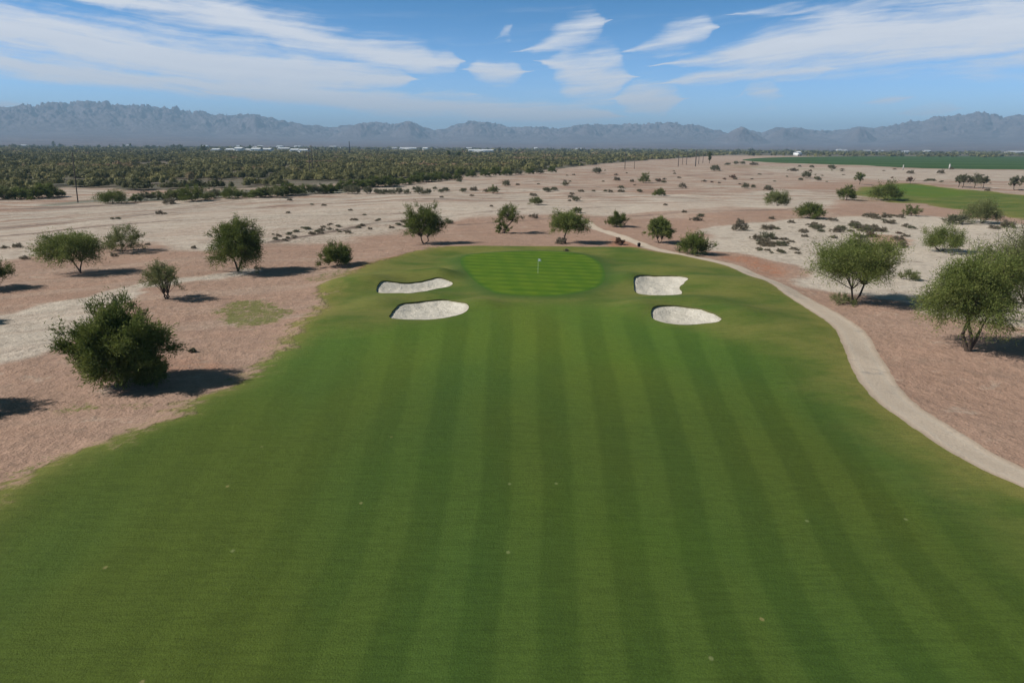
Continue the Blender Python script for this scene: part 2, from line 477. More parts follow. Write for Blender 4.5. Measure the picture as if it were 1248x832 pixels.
M_PATH, nt, b = new_mat('path_gravel')
P = nt.new('ShaderNodeNewGeometry').outputs['Position']
n1 = nt.noise(P, 0.35, 4, 0.6); n2 = nt.noise(P, 3.5, 4, 0.7)
c = nt.mix(n1, (0.500, 0.405, 0.315), (0.640, 0.530, 0.420))
c = nt.mix(nt.ramp(n2, 0.35, 0.8, 0, 0.45), c, (0.380, 0.310, 0.245))
c = nt.mix(nt.m('MULTIPLY', nt.ramp(nt.noise(nt.scale(P, 1, 1.6), 0.22, 4, 0.7), 0.56, 0.70), 0.55), c, (0.24, 0.225, 0.215))
ps = nt.attr('path')   # distance from the edge, metres
c = nt.mix(nt.ramp(nt.m('ADD', ps, nt.m('MULTIPLY', nt.m('SUBTRACT', n2, 0.5), 0.8)), 0.0, 0.55, 0.7, 0.0), c, (0.36, 0.27, 0.20))
c = nt.mix(nt.m('MULTIPLY', nt.ramp(nt.m('ABSOLUTE', nt.m('SUBTRACT', ps, 0.85)), 0.05, 0.3, 1.0, 0.0), 0.25), c, (0.50, 0.45, 0.38))
nt.put(b.inputs['Base Color'], c)
bump(nt, b, nt.m('ADD', n2, nt.m('MULTIPLY', n1, 0.5)), 0.06)

M_CROP, nt, b = new_mat('crop_leaves')
P = nt.new('ShaderNodeNewGeometry').outputs['Position']
x, y, z = nt.sep(P)
n1 = nt.noise(nt.scale(P, 0.2, 1.0), 0.02, 4)
bnd = nt.ramp(nt.m('SINE', nt.m('MULTIPLY', nt.m('ADD', y, nt.m('MULTIPLY', x, 0.03)), 2 * math.pi / 170)), 0.55, 0.95)
c = nt.mix(n1, (0.034, 0.078, 0.018), (0.048, 0.098, 0.022))
c = nt.mix(nt.m('MULTIPLY', bnd, 0.45), c, (0.12, 0.18, 0.06))
nt.put(b.inputs['Base Color'], c)
bump(nt, b, nt.noise(P, 1.2, 3), 0.4)

M_LIP, nt, b = new_mat('bunker_lip_turf')
P = nt.new('ShaderNodeNewGeometry').outputs['Position']
c = nt.mix(nt.noise(P, 3.0, 3), (0.06, 0.085, 0.02), (0.13, 0.11, 0.045))
nt.put(b.inputs['Base Color'], c)

# ------------------------------------------------------------------ ground grid
rows = [-58, -30, -10, 2, 8, 12]
D = 14.0
while D < 58: rows.append(D); D += 0.55
while D < 138: rows.append(D); D += 0.42
st = 0.42
while D < 27000:
    rows.append(D); D += st; st *= 1.021
rows.append(27000)
rows = np.array(rows)
tt = np.linspace(-1, 1, 761)
tt = np.sign(tt) * (0.42 * np.abs(tt) + 0.78 * np.abs(tt) ** 2.6)
GX = (rows[:, None] + 80.0) * tt[None, :]
GY = np.repeat(rows[:, None], len(tt), 1)
ny, nx = GX.shape
X = GX.ravel(); Y = GY.ravel()
ii = (np.arange(ny - 1)[:, None] * nx + np.arange(nx - 1)[None, :]).ravel()
T = np.concatenate([np.stack([ii, ii + 1, ii + nx + 1], 1), np.stack([ii, ii + nx + 1, ii + nx], 1)])
dist = np.hypot(X, Y)
A = {}
jit = fbm(X / 4.0, Y / 4.0, 3, 5)
jit2 = fbm(X / 1.1, Y / 1.1, 2, 8)
A['turf'] = sdf(X, Y, TURF, 14) + (jit * 0.9 + jit2 * 0.25) * np.where(X > 15, 0.15, 1.0)
A['fair'] = sdf(X, Y, FAIR, 14)
A['green'] = sdf(X, Y, GREEN, 8)
A['collar'] = A['green']
PW = 1.75
pd = line_dist(X, Y, PATH, 8)
wid = np.where(Y > 108, PW - 0.25 * sstep(108, 150, Y), PW)
A['path'] = wid - pd + jit2 * 0.12
bsd = [sdf(X, Y, p, 6) + jit2 * 0.10 for p in BUNK]
A['bunk'] = np.max(bsd, axis=0)
A['crop'] = sdf(X, Y, CROP, 30)
A['farf'] = sdf(X, Y, FARF, 20) + fbm(X / 12, Y / 12, 3, 77) * 4
A['flow'] = flow(X, Y)


def soft(poly_px, w, amp=1.0, nz=1.0):
    p = world_poly(poly_px, 3)
    s = sdf(X, Y, p, max(12, w * 2.5))
    return amp * sstep(-w, w, s + fbm(X / (w * 2.2), Y / (w * 2.2), 3, 61) * w * nz)


pale = 0.10 + 0.32 * sstep(150, 235, Y + 0.5 * np.abs(np.minimum(X, 0)) * 0)
pale = np.maximum(pale, soft([(-120, 268), (0, 258), (100, 249), (250, 243), (420, 237), (560, 228), (700, 232), (900, 238), (900, 252), (760, 262), (640, 262), (560, 270), (470, 285), (400, 296), (330, 299), (240, 312), (180, 300), (100, 308), (0, 318), (-120, 330)], 7, 0.68))
pale = np.maximum(pale, soft([(-80, 400), (0, 381), (60, 367), (135, 351), (200, 341), (300, 328), (300, 332), (205, 348), (160, 362), (110, 392), (60, 425), (0, 440), (-80, 460)], 2.2, 0.92))
pale = np.maximum(pale, soft([(835, 300), (850, 278), (930, 270), (1000, 266), (1100, 262), (1190, 268), (1400, 300), (1400, 420), (1248, 402), (1150, 388), (1110, 372), (1068, 362), (1010, 352), (968, 345), (985, 330), (950, 318), (900, 308)], 2.5, 1.0, 0.6))
pale = np.maximum(pale, soft([(880, 238), (960, 232), (1010, 236), (1080, 250), (1060, 258), (960, 255), (900, 252)], 5, 0.85))
pale = np.maximum(pale, soft([(920, 203), (1248, 208), (1400, 210), (1400, 222), (1248, 221), (1120, 219), (1000, 216)], 12, 0.85))
pale = np.maximum(pale, soft([(395, 242), (470, 227), (560, 221), (610, 219), (600, 228), (520, 236), (440, 241)], 8, 0.95))
pale = np.maximum(pale, soft([(70, 232), (100, 231), (150, 232), (150, 235), (100, 237), (70, 236)], 6, 1.0))
pale = np.maximum(pale, soft([(0, 262), (120, 252), (250, 247), (250, 251), (120, 258), (0, 269)], 5, 1.0))
# pinker tongues
pink = soft([(540, 285), (600, 278), (660, 280), (700, 266), (800, 266), (850, 268), (850, 300), (720, 305), (560, 305)], 4)
pink = np.maximum(pink, soft([(960, 228), (1020, 222), (1100, 222), (1100, 226), (1030, 232)], 8))
pink = np.maximum(pink, soft([(1000, 250), (1040, 243), (1120, 246), (1200, 260), (1210, 268), (1110, 264), (1020, 262)], 5, 0.9))
pink = np.maximum(pink, soft([(850, 262), (950, 258), (980, 262), (900, 268)], 4, 0.9))
pale *= (1 - 0.85 * pink)
A['pale'] = pale
A['streak'] = sstep(-45, -5, A['flow']) * (1 - sstep(900, 1600, dist)) * (1 - sstep(60, 90, X) * (1 - sstep(170, 220, Y))) * (1 - 0.6 * pink)
A['streak'] = np.maximum(A['streak'], 0.28 * sstep(2, 30, -X) * sstep(40, 60, Y) * (1 - sstep(300, 400, Y)))
A['streak'] = np.maximum(A['streak'], 0.35 * soft([(-80, 400), (0, 381), (60, 367), (135, 351), (200, 341), (205, 348), (160, 362), (110, 392), (60, 425), (0, 440), (-80, 460)], 3))
red = soft([(425, 333), (450, 322), (480, 314), (500, 311), (480, 322), (440, 332)], 1.2, 0.8)
red = np.maximum(red, soft([(885, 312), (920, 314), (960, 328), (940, 334), (905, 322)], 1.5, 0.75))
red = np.maximum(red, soft([(738, 302), (752, 290), (775, 300), (782, 306), (760, 303)], 1.2, 0.7))
red = np.maximum(red, soft([(1055, 293), (1075, 285), (1108, 292), (1105, 300), (1070, 299)], 1.4, 0.75))
red = np.maximum(red, soft([(150, 420), (215, 432), (285, 440), (250, 452), (190, 450)], 1.5, 0.35))
A['red'] = red
veg = soft([(255, 378), (280, 366), (310, 364), (345, 370), (356, 384), (335, 395), (300, 397), (265, 390)], 1.6)
veg = np.maximum(veg, soft([(60, 498), (110, 490), (165, 489), (205, 491), (150, 497), (95, 503)], 1.2, 0.8))
veg = np.maximum(veg, soft([(-20, 575), (40, 560), (100, 545), (120, 552), (60, 570), (0, 588)], 1.5, 0.8))
veg = np.maximum(veg, soft([(140, 462), (180, 446), (206, 452), (200, 468), (160, 470)], 1.0, 0.85))
veg = np.maximum(veg, soft([(372, 338), (430, 326), (440, 330), (395, 345)], 1.5, 0.7))
veg = np.maximum(veg, soft([(1030, 233), (1050, 226), (1110, 224), (1060, 247), (1035, 241)], 4, 0.6))
veg = np.maximum(veg, soft([(880, 201), (930, 202), (1000, 205), (1060, 209), (980, 207), (900, 205)], 10, 0.6))
veg = np.maximum(veg, soft([(640, 304), (700, 303), (770, 306), (700, 309)], 2, 0.5))
A['veg'] = veg
wet = soft([(60, 250), (110, 243), (170, 240), (260, 234), (340, 231), (420, 229), (420, 234), (330, 238), (250, 242), (150, 245), (100, 247)], 5, 0.8)
A['wet'] = wet
track = np.zeros(len(X))
for pl, w in [([(-150, 285), (0, 275), (100, 267), (200, 258), (330, 250), (480, 243), (640, 242)], 0.9),
              ([(-150, 298), (0, 288), (140, 275), (260, 268), (400, 262), (500, 258)], 0.7),
              ([(330, 296), (390, 285), (470, 270), (560, 262), (640, 256), (760, 250)], 1.0),
              ([(-60, 262), (40, 254), (110, 251), (180, 249)], 2.2), ([(560, 272), (650, 268), (760, 262), (900, 258), (1000, 256)], 0.9),
              ([(640, 232), (760, 228), (900, 231), (1000, 232)], 1.0), ([(560, 226), (700, 218), (860, 214), (1000, 212)], 1.4)]:
    c_ = world_poly(pl, 4, closed=False)
    dd = line_dist(X, Y, c_, 10)
    br = 0.35 + 0.65 * sstep(-0.3, 0.4, fbm(X / 14, Y / 14, 3, 90))
    track = np.maximum(track, (1 - sstep(w * 0.6, w * 1.9, dd + jit2 * 0.5)) * br * 0.95)
A['track'] = track
weed = 0.22 + 0.78 * soft([(300, 262), (480, 255), (560, 262), (480, 285), (330, 298), (300, 290)], 4)
weed = np.maximum(weed, soft([(930, 270), (1000, 262), (1110, 268), (1130, 300), (1060, 312), (960, 315), (910, 300)], 4))
A['weed'] = weed * (1 - sstep(160, 300, dist))
wl = sstep(0.0, 1.0, (X < 0.34 * Y).astype(float))
A['farveg'] = np.maximum(sstep(1500, 2300, dist), sstep(0, 30, 0)) 
wood_px_x = np.array([-400, -200, 0, 60, 75, 135, 150, 190, 270, 330, 400, 470, 570, 640, 700, 760, 830, 880, 905])
wood_px_y = np.array([240, 238, 237, 236, 229, 229, 232, 231, 231, 228, 225, 219, 213.5, 210, 204, 198, 193, 189.5, 186.5])
_wf = np.array([to_plane(a, c) for a, c in zip(wood_px_x, wood_px_y)])
WU = _wf[:, 0] / _wf[:, 1]; WD = _wf[:, 1]


def wood_front(u):
    return np.where(u > WU[-1], 1e9, np.interp(u, WU, WD))


uu = X / np.maximum(Y, 1)
inw = sstep(-6, 10, Y - wood_front(uu)) * (Y > 100)
A['farveg'] = np.maximum(A['farveg'], 0.9 * inw)

names = list(A.keys())
Z = height(X, Y)
data = np.stack([X, Y, Z] + [A[k] for k in names], 1)
CI = {k: 3 + i for i, k in enumerate(names)}


def cut(data, T, f):
    s = data[:, f].copy()
    s[np.abs(s) < 1e-3] = 1e-3
    sg = s > 0
    stt = sg[T]; cnt = stt.sum(1)
    keep = (cnt == 0) | (cnt == 3)
    C = T[~keep]; cs = stt[~keep]; cn = cnt[~keep]
    if len(C) == 0: return data, T
    odd = np.where(cn == 1, np.argmax(cs, 1), np.argmin(cs, 1))
    r = np.arange(len(C))
    a = C[r, odd]; b_ = C[r, (odd + 1) % 3]; c_ = C[r, (odd + 2) % 3]
    n = len(data)
    e = np.concatenate([np.stack([np.minimum(a, b_), np.maximum(a, b_)], 1), np.stack([np.minimum(a, c_), np.maximum(a, c_)], 1)])
    key = e[:, 0] * n + e[:, 1]
    uq, first, inv = np.unique(key, return_index=True, return_inverse=True)
    e0 = e[first, 0]; e1 = e[first, 1]
    t = (s[e0] / (s[e0] - s[e1]))[:, None]
    nd = data[e0] * (1 - t) + data[e1] * t
    nd[:, f] = 0
    ab = n + inv[:len(C)]; ac = n + inv[len(C):]
    newT = np.concatenate([np.stack([a, ab, ac], 1), np.stack([ab, b_, c_], 1), np.stack([ab, c_, ac], 1)])
    return np.concatenate([data, nd]), np.concatenate([T[keep], newT])


for f in ['bunk', 'green', 'path', 'turf', 'fair', 'crop', 'farf']:
    data, T = cut(data, T, CI[f])
cen = {k: data[:, CI[k]][T].mean(1) for k in ['bunk', 'green', 'path', 'turf', 'fair', 'crop', 'farf']}
cls = np.zeros(len(T), int)
cls[cen['farf'] > 0] = 7
cls[cen['crop'] > 0] = 6
cls[(cen['turf'] > 0)] = 1
cls[(cen['turf'] > 0) & (cen['fair'] > 0)] = 2
cls[cen['path'] > 0] = 5
cls[cen['green'] > 0] = 3
cls[cen['bunk'] > 0] = 4


def sub(mask):
    t = T[mask]; u, inv = np.unique(t, return_inverse=True)
    return data[u].copy(), inv.reshape(-1, 3)


LANDA = ['flow', 'pale', 'streak', 'red', 'track', 'wet', 'weed', 'farveg', 'turf', 'fair', 'collar', 'veg']
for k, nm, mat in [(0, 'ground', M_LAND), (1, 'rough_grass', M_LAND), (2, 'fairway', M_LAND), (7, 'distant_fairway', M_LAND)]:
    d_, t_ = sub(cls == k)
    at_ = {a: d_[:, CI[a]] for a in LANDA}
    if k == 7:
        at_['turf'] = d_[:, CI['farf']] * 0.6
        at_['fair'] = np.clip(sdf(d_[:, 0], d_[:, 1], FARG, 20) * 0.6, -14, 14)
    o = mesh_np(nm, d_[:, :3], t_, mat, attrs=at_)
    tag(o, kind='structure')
d_, t_ = sub(cls == 3); tag(mesh_np('putting_green', d_[:, :3], t_, M_GREEN, attrs={'green': d_[:, CI['green']]}), kind='structure')
d_, t_ = sub(cls == 5); tag(mesh_np('path', d_[:, :3], t_, M_PATH, attrs={'path': d_[:, CI['path']]}), kind='structure')
d_, t_ = sub(cls == 6); tag(mesh_np('crop_field', d_[:, :3], t_, M_CROP), kind='structure')

bl = ['thin pale sand bunker with a pointed right tip, left of the green behind another',
      'broad oval pale sand bunker on the left of the green, the one nearer the camera',
      'bright white sand bunker with a notch in its right edge, right of the green',
      'teardrop sand bunker with a tapered right end, nearer the camera on the right']
LIP = 0.17
for k, pol in enumerate(BUNK):
    c0 = pol.mean(0)
    tc = data[T].mean(1)
    mk = (cls == 4) & (np.hypot(tc[:, 0] - c0[0], tc[:, 1] - c0[1]) < 9.0)
    others = [np.hypot(tc[:, 0] - q.mean(0)[0], tc[:, 1] - q.mean(0)[1]) for q in BUNK]
    mk &= np.argmin(others, 0) == k
    d_, t_ = sub(mk)
    sdv = d_[:, CI['bunk']]
    base = d_[:, 2].mean()
    root = empty('sand_bunker', (c0[0], c0[1], base))
    tag(root, bl[k], 'sand bunker', 'sand bunkers around the green')
    V = d_[:, :3].copy(); V[:, 2] -= LIP + 0.24 * sstep(0.0, 2.2, sdv)
    V[:, 2] += 0.05 * fbm(V[:, 0] / 0.8, V[:, 1] / 0.8, 2, 4)
    V -= np.array([c0[0], c0[1], base])
    mesh_np('sand', V, t_, M_SAND, root)
    # lip: wall between turf edge and sand
    e = np.concatenate([t_[:, [0, 1]], t_[:, [1, 2]], t_[:, [2, 0]]])
    es = np.sort(e, 1); key = es[:, 0] * len(d_) + es[:, 1]
    uq, idx, cntk = np.unique(key, return_index=True, return_counts=True)
    be = e[idx[cntk == 1]]
    n = len(d_)
    top = d_[:, :3] - np.array([c0[0], c0[1], base]); top[:, 2] += 0.03
    bot = V.copy(); bot[:, 2] -= 0.1
    VV = np.concatenate([top, bot]); FF = np.stack([be[:, 0], be[:, 1], be[:, 1] + n, be[:, 0] + n], 1)
    u, inv = np.unique(FF, return_inverse=True)
    mesh_np('lip', VV[u], inv.reshape(-1, 4), M_LIP, root)

# ------------------------------------------------------------------ mountains
ridge = [(-700, 150), (-300, 140), (-150, 136), (0, 131), (20, 129), (40, 127), (60, 125), (80, 124), (105, 123), (130, 124), (150, 128), (170, 127), (190, 130), (215, 131), (240, 135), (262, 140), (280, 139), (300, 140), (310, 138), (325, 143), (345, 147), (370, 151), (400, 155),
         (420, 153), (445, 149), (460, 149), (478, 151), (490, 149), (498, 146), (506, 150), (515, 155), (530, 158), (545, 156), (560, 150), (577, 147), (595, 149), (615, 153), (635, 155), (660, 154), (680, 157), (700, 153), (715, 151), (735, 152), (765, 151), (790, 150), (820, 149), (840, 151), (850, 153), (865, 158), (885, 160),
         (893, 158), (903, 155), (915, 159), (928, 162), (935, 159), (945, 155), (960, 156), (975, 155), (985, 158), (1010, 159), (1030, 158), (1045, 154), (1065, 156), (1090, 152), (1110, 147), (1125, 148), (1140, 142), (1160, 140), (1180, 137), (1195, 137), (1215, 140), (1230, 142), (1248, 140),
         (1400, 136), (1600, 146), (1900, 150)]
rp = []
for px, py in ridge:
    d = ray(px, py)
    rp.append((math.atan2(d[0], d[1]), d[2] / math.hypot(d[0], d[1])))
rp = np.array(rp)
naz = 1700
az = np.linspace(rp[0, 0], rp[-1, 0], naz)
tgt = np.interp(az, rp[:, 0], rp[:, 1])
rr = np.concatenate([np.linspace(4500, 9300, 14), np.linspace(9500, 17500, 210), np.linspace(17800, 21000, 8)]); nr = len(rr)
AZ, RR = np.meshgrid(az, rr)
azw = AZ + 0.016 * fbm(AZ * 26, RR / 1300, 4, 101)
r0 = 14500 + 1800 * fbm(az * 5 + 3, az * 0, 2, 111)[None, :]
ridg = 1 - np.abs(fbm(azw * 40, RR / 850 + 5, 6, 121, 0.60)) * 2.0
fine = fbm(azw * 220, RR / 190, 4, 131, 0.6)
big = fbm(azw * 18, RR / 3000, 3, 141)
up_ = sstep(0, 1, (RR - 10200) / (r0 - 10200))
dn_ = 1 - 0.75 * sstep(0, 1, (RR - r0) / 5000)
E = 0.40 * np.clip((RR - 4500) / 9500, 0, 1) ** 1.5 + 0.60 * (up_ ** 1.25) * dn_
rough = up_ ** 0.7
Hm = E * (1 + 0.08 * rough * big + 0.30 * rough * (ridg - 0.75) + 0.10 * rough * fine)
# scale each bearing so the skyline stands where the photograph has it
ang = (Hm * 1.0) / RR
mx = ang.max(0)
kern = np.exp(-np.linspace(-2, 2, 81) ** 2); kern /= kern.sum()
mxs = np.convolve(np.pad(mx, 40, mode='edge'), kern, 'valid')
S = (tgt + 20.0 / 14500) / (mxs * 1.005)
MZ = Hm * S[None, :]
for cpx, ctop, cw, crd in [(903, 155, 34, 11300), (498, 147, 26, 12200), (577, 149, 42, 12600), (440, 151, 36, 12400), (1048, 156, 26, 12000), (310, 139, 22, 12800), (715, 153, 26, 12600), (955, 157, 30, 12400)]:
    d_c = ray(cpx, ctop); a_c = math.atan2(d_c[0], d_c[1]); ts = d_c[2] / math.hypot(d_c[0], d_c[1])
    ww = cw / F0 * math.cos(a_c) ** 2
    prof = np.exp(-np.abs((AZ - a_c) / ww) ** 1.5 - np.abs((RR - crd) / 900.0) ** 1.7)
    MZ = np.maximum(MZ, (ts * crd + 20.0) * prof * (1 + 0.16 * (ridg - 0.8) + 0.05 * fine))
MZ += -6 * (1 - sstep(4500, 5200, RR))
# nearer lone cone
MXx = np.sin(AZ) * RR; MYy = np.cos(AZ) * RR
V = np.stack([MXx.ravel(), MYy.ravel(), MZ.ravel()], 1)
ii = (np.arange(nr - 1)[:, None] * naz + np.arange(naz - 1)[None, :]).ravel()
F = np.stack([ii, ii + 1, ii + naz + 1, ii + naz], 1)
M_ROCK, nt, b = new_mat('mountain_rock')
P = nt.new('ShaderNodeNewGeometry'); PP = P.outputs['Position']
n1 = nt.noise(nt.scale(PP, 0.001, 0.001, 0.002), 2.2, 7, 0.65)
n2 = nt.noise(nt.scale(PP, 0.001, 0.0006, 0.003), 9.0, 5, 0.7)
c = nt.mix(nt.ramp(n1, 0.3, 0.7), (0.105, 0.085, 0.098), (0.180, 0.150, 0.160))
c = nt.mix(nt.ramp(n2, 0.45, 0.7, 0, 0.6), c, (0.065, 0.065, 0.062))
nt.put(b.inputs['Base Color'], c)
bump(nt, b, nt.m('ADD', nt.m('MULTIPLY', n1, 60.0), nt.m('MULTIPLY', n2, 40.0)), 1.0, 0.35)
tag(mesh_np('mountains', V, F, M_ROCK), kind='structure')

# ------------------------------------------------------------------ foliage materials
def leaf_mat(name, c1, c2, c3, trans=0.32):
    ma, nt, b = new_mat(name)
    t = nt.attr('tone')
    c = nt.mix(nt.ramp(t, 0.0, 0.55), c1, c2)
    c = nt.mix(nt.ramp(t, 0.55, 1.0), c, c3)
    nt.put(b.inputs['Base Color'], c)
    b.inputs['Roughness'].default_value = 0.7
    tr = nt.new('ShaderNodeBsdfTranslucent'); nt.put(tr.inputs[0], c)
    mx = nt.new('ShaderNodeMixShader'); mx.inputs[0].default_value = trans
    out = [n for n in nt.N if n.type == 'OUTPUT_MATERIAL'][0]
    nt.L.new(b.outputs[0], mx.inputs[1]); nt.L.new(tr.outputs[0], mx.inputs[2]); nt.L.new(mx.outputs[0], out.inputs[0])
    return ma


ML = {
    'dark': leaf_mat('leaves_dark_green', (0.063, 0.084, 0.019), (0.116, 0.145, 0.033), (0.205, 0.218, 0.058)),
    'mid': leaf_mat('leaves_mid_green', (0.090, 0.118, 0.028), (0.162, 0.195, 0.050), (0.262, 0.270, 0.088)),
    'olive': leaf_mat('leaves_olive_green', (0.105, 0.120, 0.042), (0.178, 0.195, 0.072), (0.270, 0.270, 0.125)),
    'grey': leaf_mat('leaves_grey_green', (0.115, 0.118, 0.068), (0.180, 0.178, 0.105), (0.270, 0.255, 0.165)),
    'dry': leaf_mat('leaves_dry_scrub', (0.130, 0.108, 0.072), (0.210, 0.178, 0.125), (0.310, 0.270, 0.200)),
    'rust': leaf_mat('leaves_rusty_scrub', (0.115, 0.063, 0.040), (0.172, 0.103, 0.069), (0.207, 0.150, 0.092)),
    'wood': leaf_mat('leaves_woodland', (0.082, 0.084, 0.034), (0.200, 0.184, 0.070), (0.275, 0.180, 0.110), 0.18),
}
M_BARK = simple_mat('bark', (0.075, 0.055, 0.042), 0.3, 6)
M_TWIG = simple_mat('pale_twig', (0.17, 0.14, 0.11), 0.3, 6)


def unit(v): return v / (np.linalg.norm(v, axis=-1, keepdims=True) + 1e-9)


def quads(C, U, Wd, tone):
    """leaf blades: centre, long half axis, wide half axis"""
    n = len(C)
    V = np.stack([C - U - Wd * 0.5, C - U * 0.1 + Wd, C + U + Wd * 0.2, C - U * 0.1 - Wd], 1).reshape(-1, 3)
    F = np.arange(n * 4).reshape(n, 4)
    return V, F, np.repeat(tone, 4)


def make_plant(seed, H, Wd, style, clumps=120, twigs=7, leaves=14, leaf=0.27, trunks=2, lean=0.0, off=0.0, fork=0.22, crown=(0.62, 0.42), droop=0.0, lump=0.28, open_=0.0, spread=0.17, bare=0.0):
    """returns wood builder and leaf arrays, base at origin. crown = (centre height / H, half height / H)"""
    g = np.random.default_rng(seed)
    leaves = int(leaves * 1.45); clumps = int(clumps * 1.2); leaf *= 0.82; spread *= 0.95; lump *= 1.15
    R_ = Wd / 2
    if style == 'bush':
        cz, hz = 0.30 * H, 0.68 * H
    else:
        cz, hz = crown[0] * H, crown[1] * H
    cen = np.array([off, 0, cz])
    rad = np.array([R_ * 0.80, R_ * 0.76, hz * 0.84])
    d = unit(g.normal(size=(clumps * 3, 3)))
    if style == 'bush':
        d = d[d[:, 2] > -0.32]
    else:
        d = d[d[:, 2] > -0.75]
    d = d[:clumps]
    k = 1 + lump * 1.6 * fbm(d[:, 0] * 1.7 + seed * 3.1, d[:, 1] * 1.7 + d[:, 2] * 2.3, 2, seed % 50)
    rf = g.uniform(0.15 + 0.3 * open_, 1.0, len(d)) ** 0.6 * g.uniform(0.82, 1.12, len(d))
    c = cen + d * rad * (k * rf)[:, None]
    c[:, 2] = np.maximum(c[:, 2], 0.06 * H)
    if style == 'umbrella':
        c[:, 2] = np.maximum(c[:, 2], (0.40 + 0.12 * g.random(len(c))) * H - 0.10 * H * (np.abs(c[:, 0]) / R_))
    nC = len(c)
    # twigs
    td = unit(d[:, None, :] * 0.9 + g.normal(size=(nC, twigs, 3)) * 0.55 + np.array([0, 0, 0.45 - droop]))
    tl = spread * Wd * g.uniform(0.5, 1.25, (nC, twigs, 1))
    s = g.uniform(0.05, 1.0, (nC, twigs, leaves, 1))
    pos = c[:, None, None, :] + td[:, :, None, :] * tl[:, :, None, :] * s
    pos[..., 2] -= droop * (s[..., 0] ** 2) * tl[..., 0][:, :, None] * 0.8
    pos = pos + g.normal(size=pos.shape) * 0.022 * Wd
    pos = pos.reshape(-1, 3)
    pos[:, 2] = np.maximum(pos[:, 2], 0.03)
    dirs = np.broadcast_to(td[:, :, None, :], (nC, twigs, leaves, 3)).reshape(-1, 3)
    U = unit(dirs + g.normal(size=dirs.shape) * 0.55)
    Wv = unit(np.cross(U, g.normal(size=U.shape)))
    ls = leaf * g.uniform(0.6, 1.3, (len(pos), 1))
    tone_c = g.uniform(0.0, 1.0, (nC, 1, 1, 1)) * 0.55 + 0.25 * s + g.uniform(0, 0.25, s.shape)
    V, F, tn = quads(pos, U * ls * 0.62, Wv * ls * 0.125, tone_c.reshape(-1))
    # wood
    wb = MB()
    tr = max(0.035 * H ** 0.9, 0.03) * (0.8 if style == 'bush' else 1.0)
    forks = []
    nt_ = trunks if style != 'bush' else 7
    for i in range(nt_):
        a = g.uniform(0, 2 * np.pi)
        if style == 'bush':
            e = cen + np.array([math.cos(a) * R_ * 0.5, math.sin(a) * R_ * 0.5, g.uniform(-0.1, 0.25) * H])
            r_ = tr * 0.45
        else:
            fz = fork * H * g.uniform(0.9, 1.5)
            sp = 0.07 * Wd * (1 if nt_ > 1 else 0.2)
            dirx = (i - (nt_ - 1) / 2) / max(nt_ - 1, 1) * 2 if nt_ > 1 else 0
            e = np.array([dirx * sp + lean * H * 0.4 + off * 0.4, g.normal() * 0.05 * Wd, fz])
            r_ = tr * (1.0 if nt_ == 1 else 0.72)
        st0 = np.array([g.normal() * 0.008 * Wd, g.normal() * 0.008 * Wd, -0.12])
        mid = st0 * 0.5 + e * 0.5 + np.array([g.normal() * 0.03 * H, g.normal() * 0.03 * H, 0])
        wb.tube([st0, st0 * 0.75 + mid * 0.25 + [0, 0, 0.02], mid, e], [r_ * 1.35, r_ * 1.0, r_ * 0.85, r_ * 0.65], 7)
        forks.append((e, r_ * 0.62))
    pick = g.permutation(nC)[:min(nC, int(30 + 20 * (style != 'bush')))]
    for i in pick:
        j = int(np.argmin([np.linalg.norm(c[i] - f[0]) + g.uniform(0, 0.15 * Wd) for f in forks]))
        p0, r_ = forks[j]
        p1 = c[i]; mid = p0 * 0.5 + p1 * 0.5 + g.normal(size=3) * 0.05 * Wd + np.array([0, 0, 0.05 * H])
        wb.tube([p0, mid, p1, p1 + unit(d[i] + [0, 0, 0.3]) * spread * Wd * 0.7], [r_ * 0.55, r_ * 0.36, r_ * 0.2, r_ * 0.06], 4)
    if bare > 0:      # leafless twigs poking out of the crown
        for i in g.permutation(nC)[:int(bare * nC)]:
            p1 = c[i]; dd = unit(d[i] + g.normal(size=3) * 0.4 + [0, 0, 0.5])
            wb.tube([p1, p1 + dd * spread * Wd * 0.9, p1 + dd * spread * Wd * 1.5 + g.normal(size=3) * 0.03 * Wd], [tr * 0.1, tr * 0.07, tr * 0.03], 3)
    return wb, (V, F, tn)


def place(name, px, py, wpx, hpx, mat, label, cat, group=None, seed=None, offpx=0.0, rz=0.0, wood='trunk', woodmat=None, bush=False, depth=None, **kw):
    x, y, z = at(px, py)
    s = pxm(x, y, z)
    H = hpx / s / 0.98; Wd = wpx / s
    root = empty(name, (x, y, z - 0.03), 0)
    tag(root, label, cat, group)
    style = 'bush' if bush else kw.pop('style', 'tree')
    wb, (V, F, tn) = make_plant(seed or int(px * 7 + py * 13) % 9973, H, Wd, style, off=offpx / s, **kw)
    wb.build('stems' if bush else 'trunk', woodmat or M_BARK, root)
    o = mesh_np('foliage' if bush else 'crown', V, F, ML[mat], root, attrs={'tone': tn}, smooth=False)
    return root


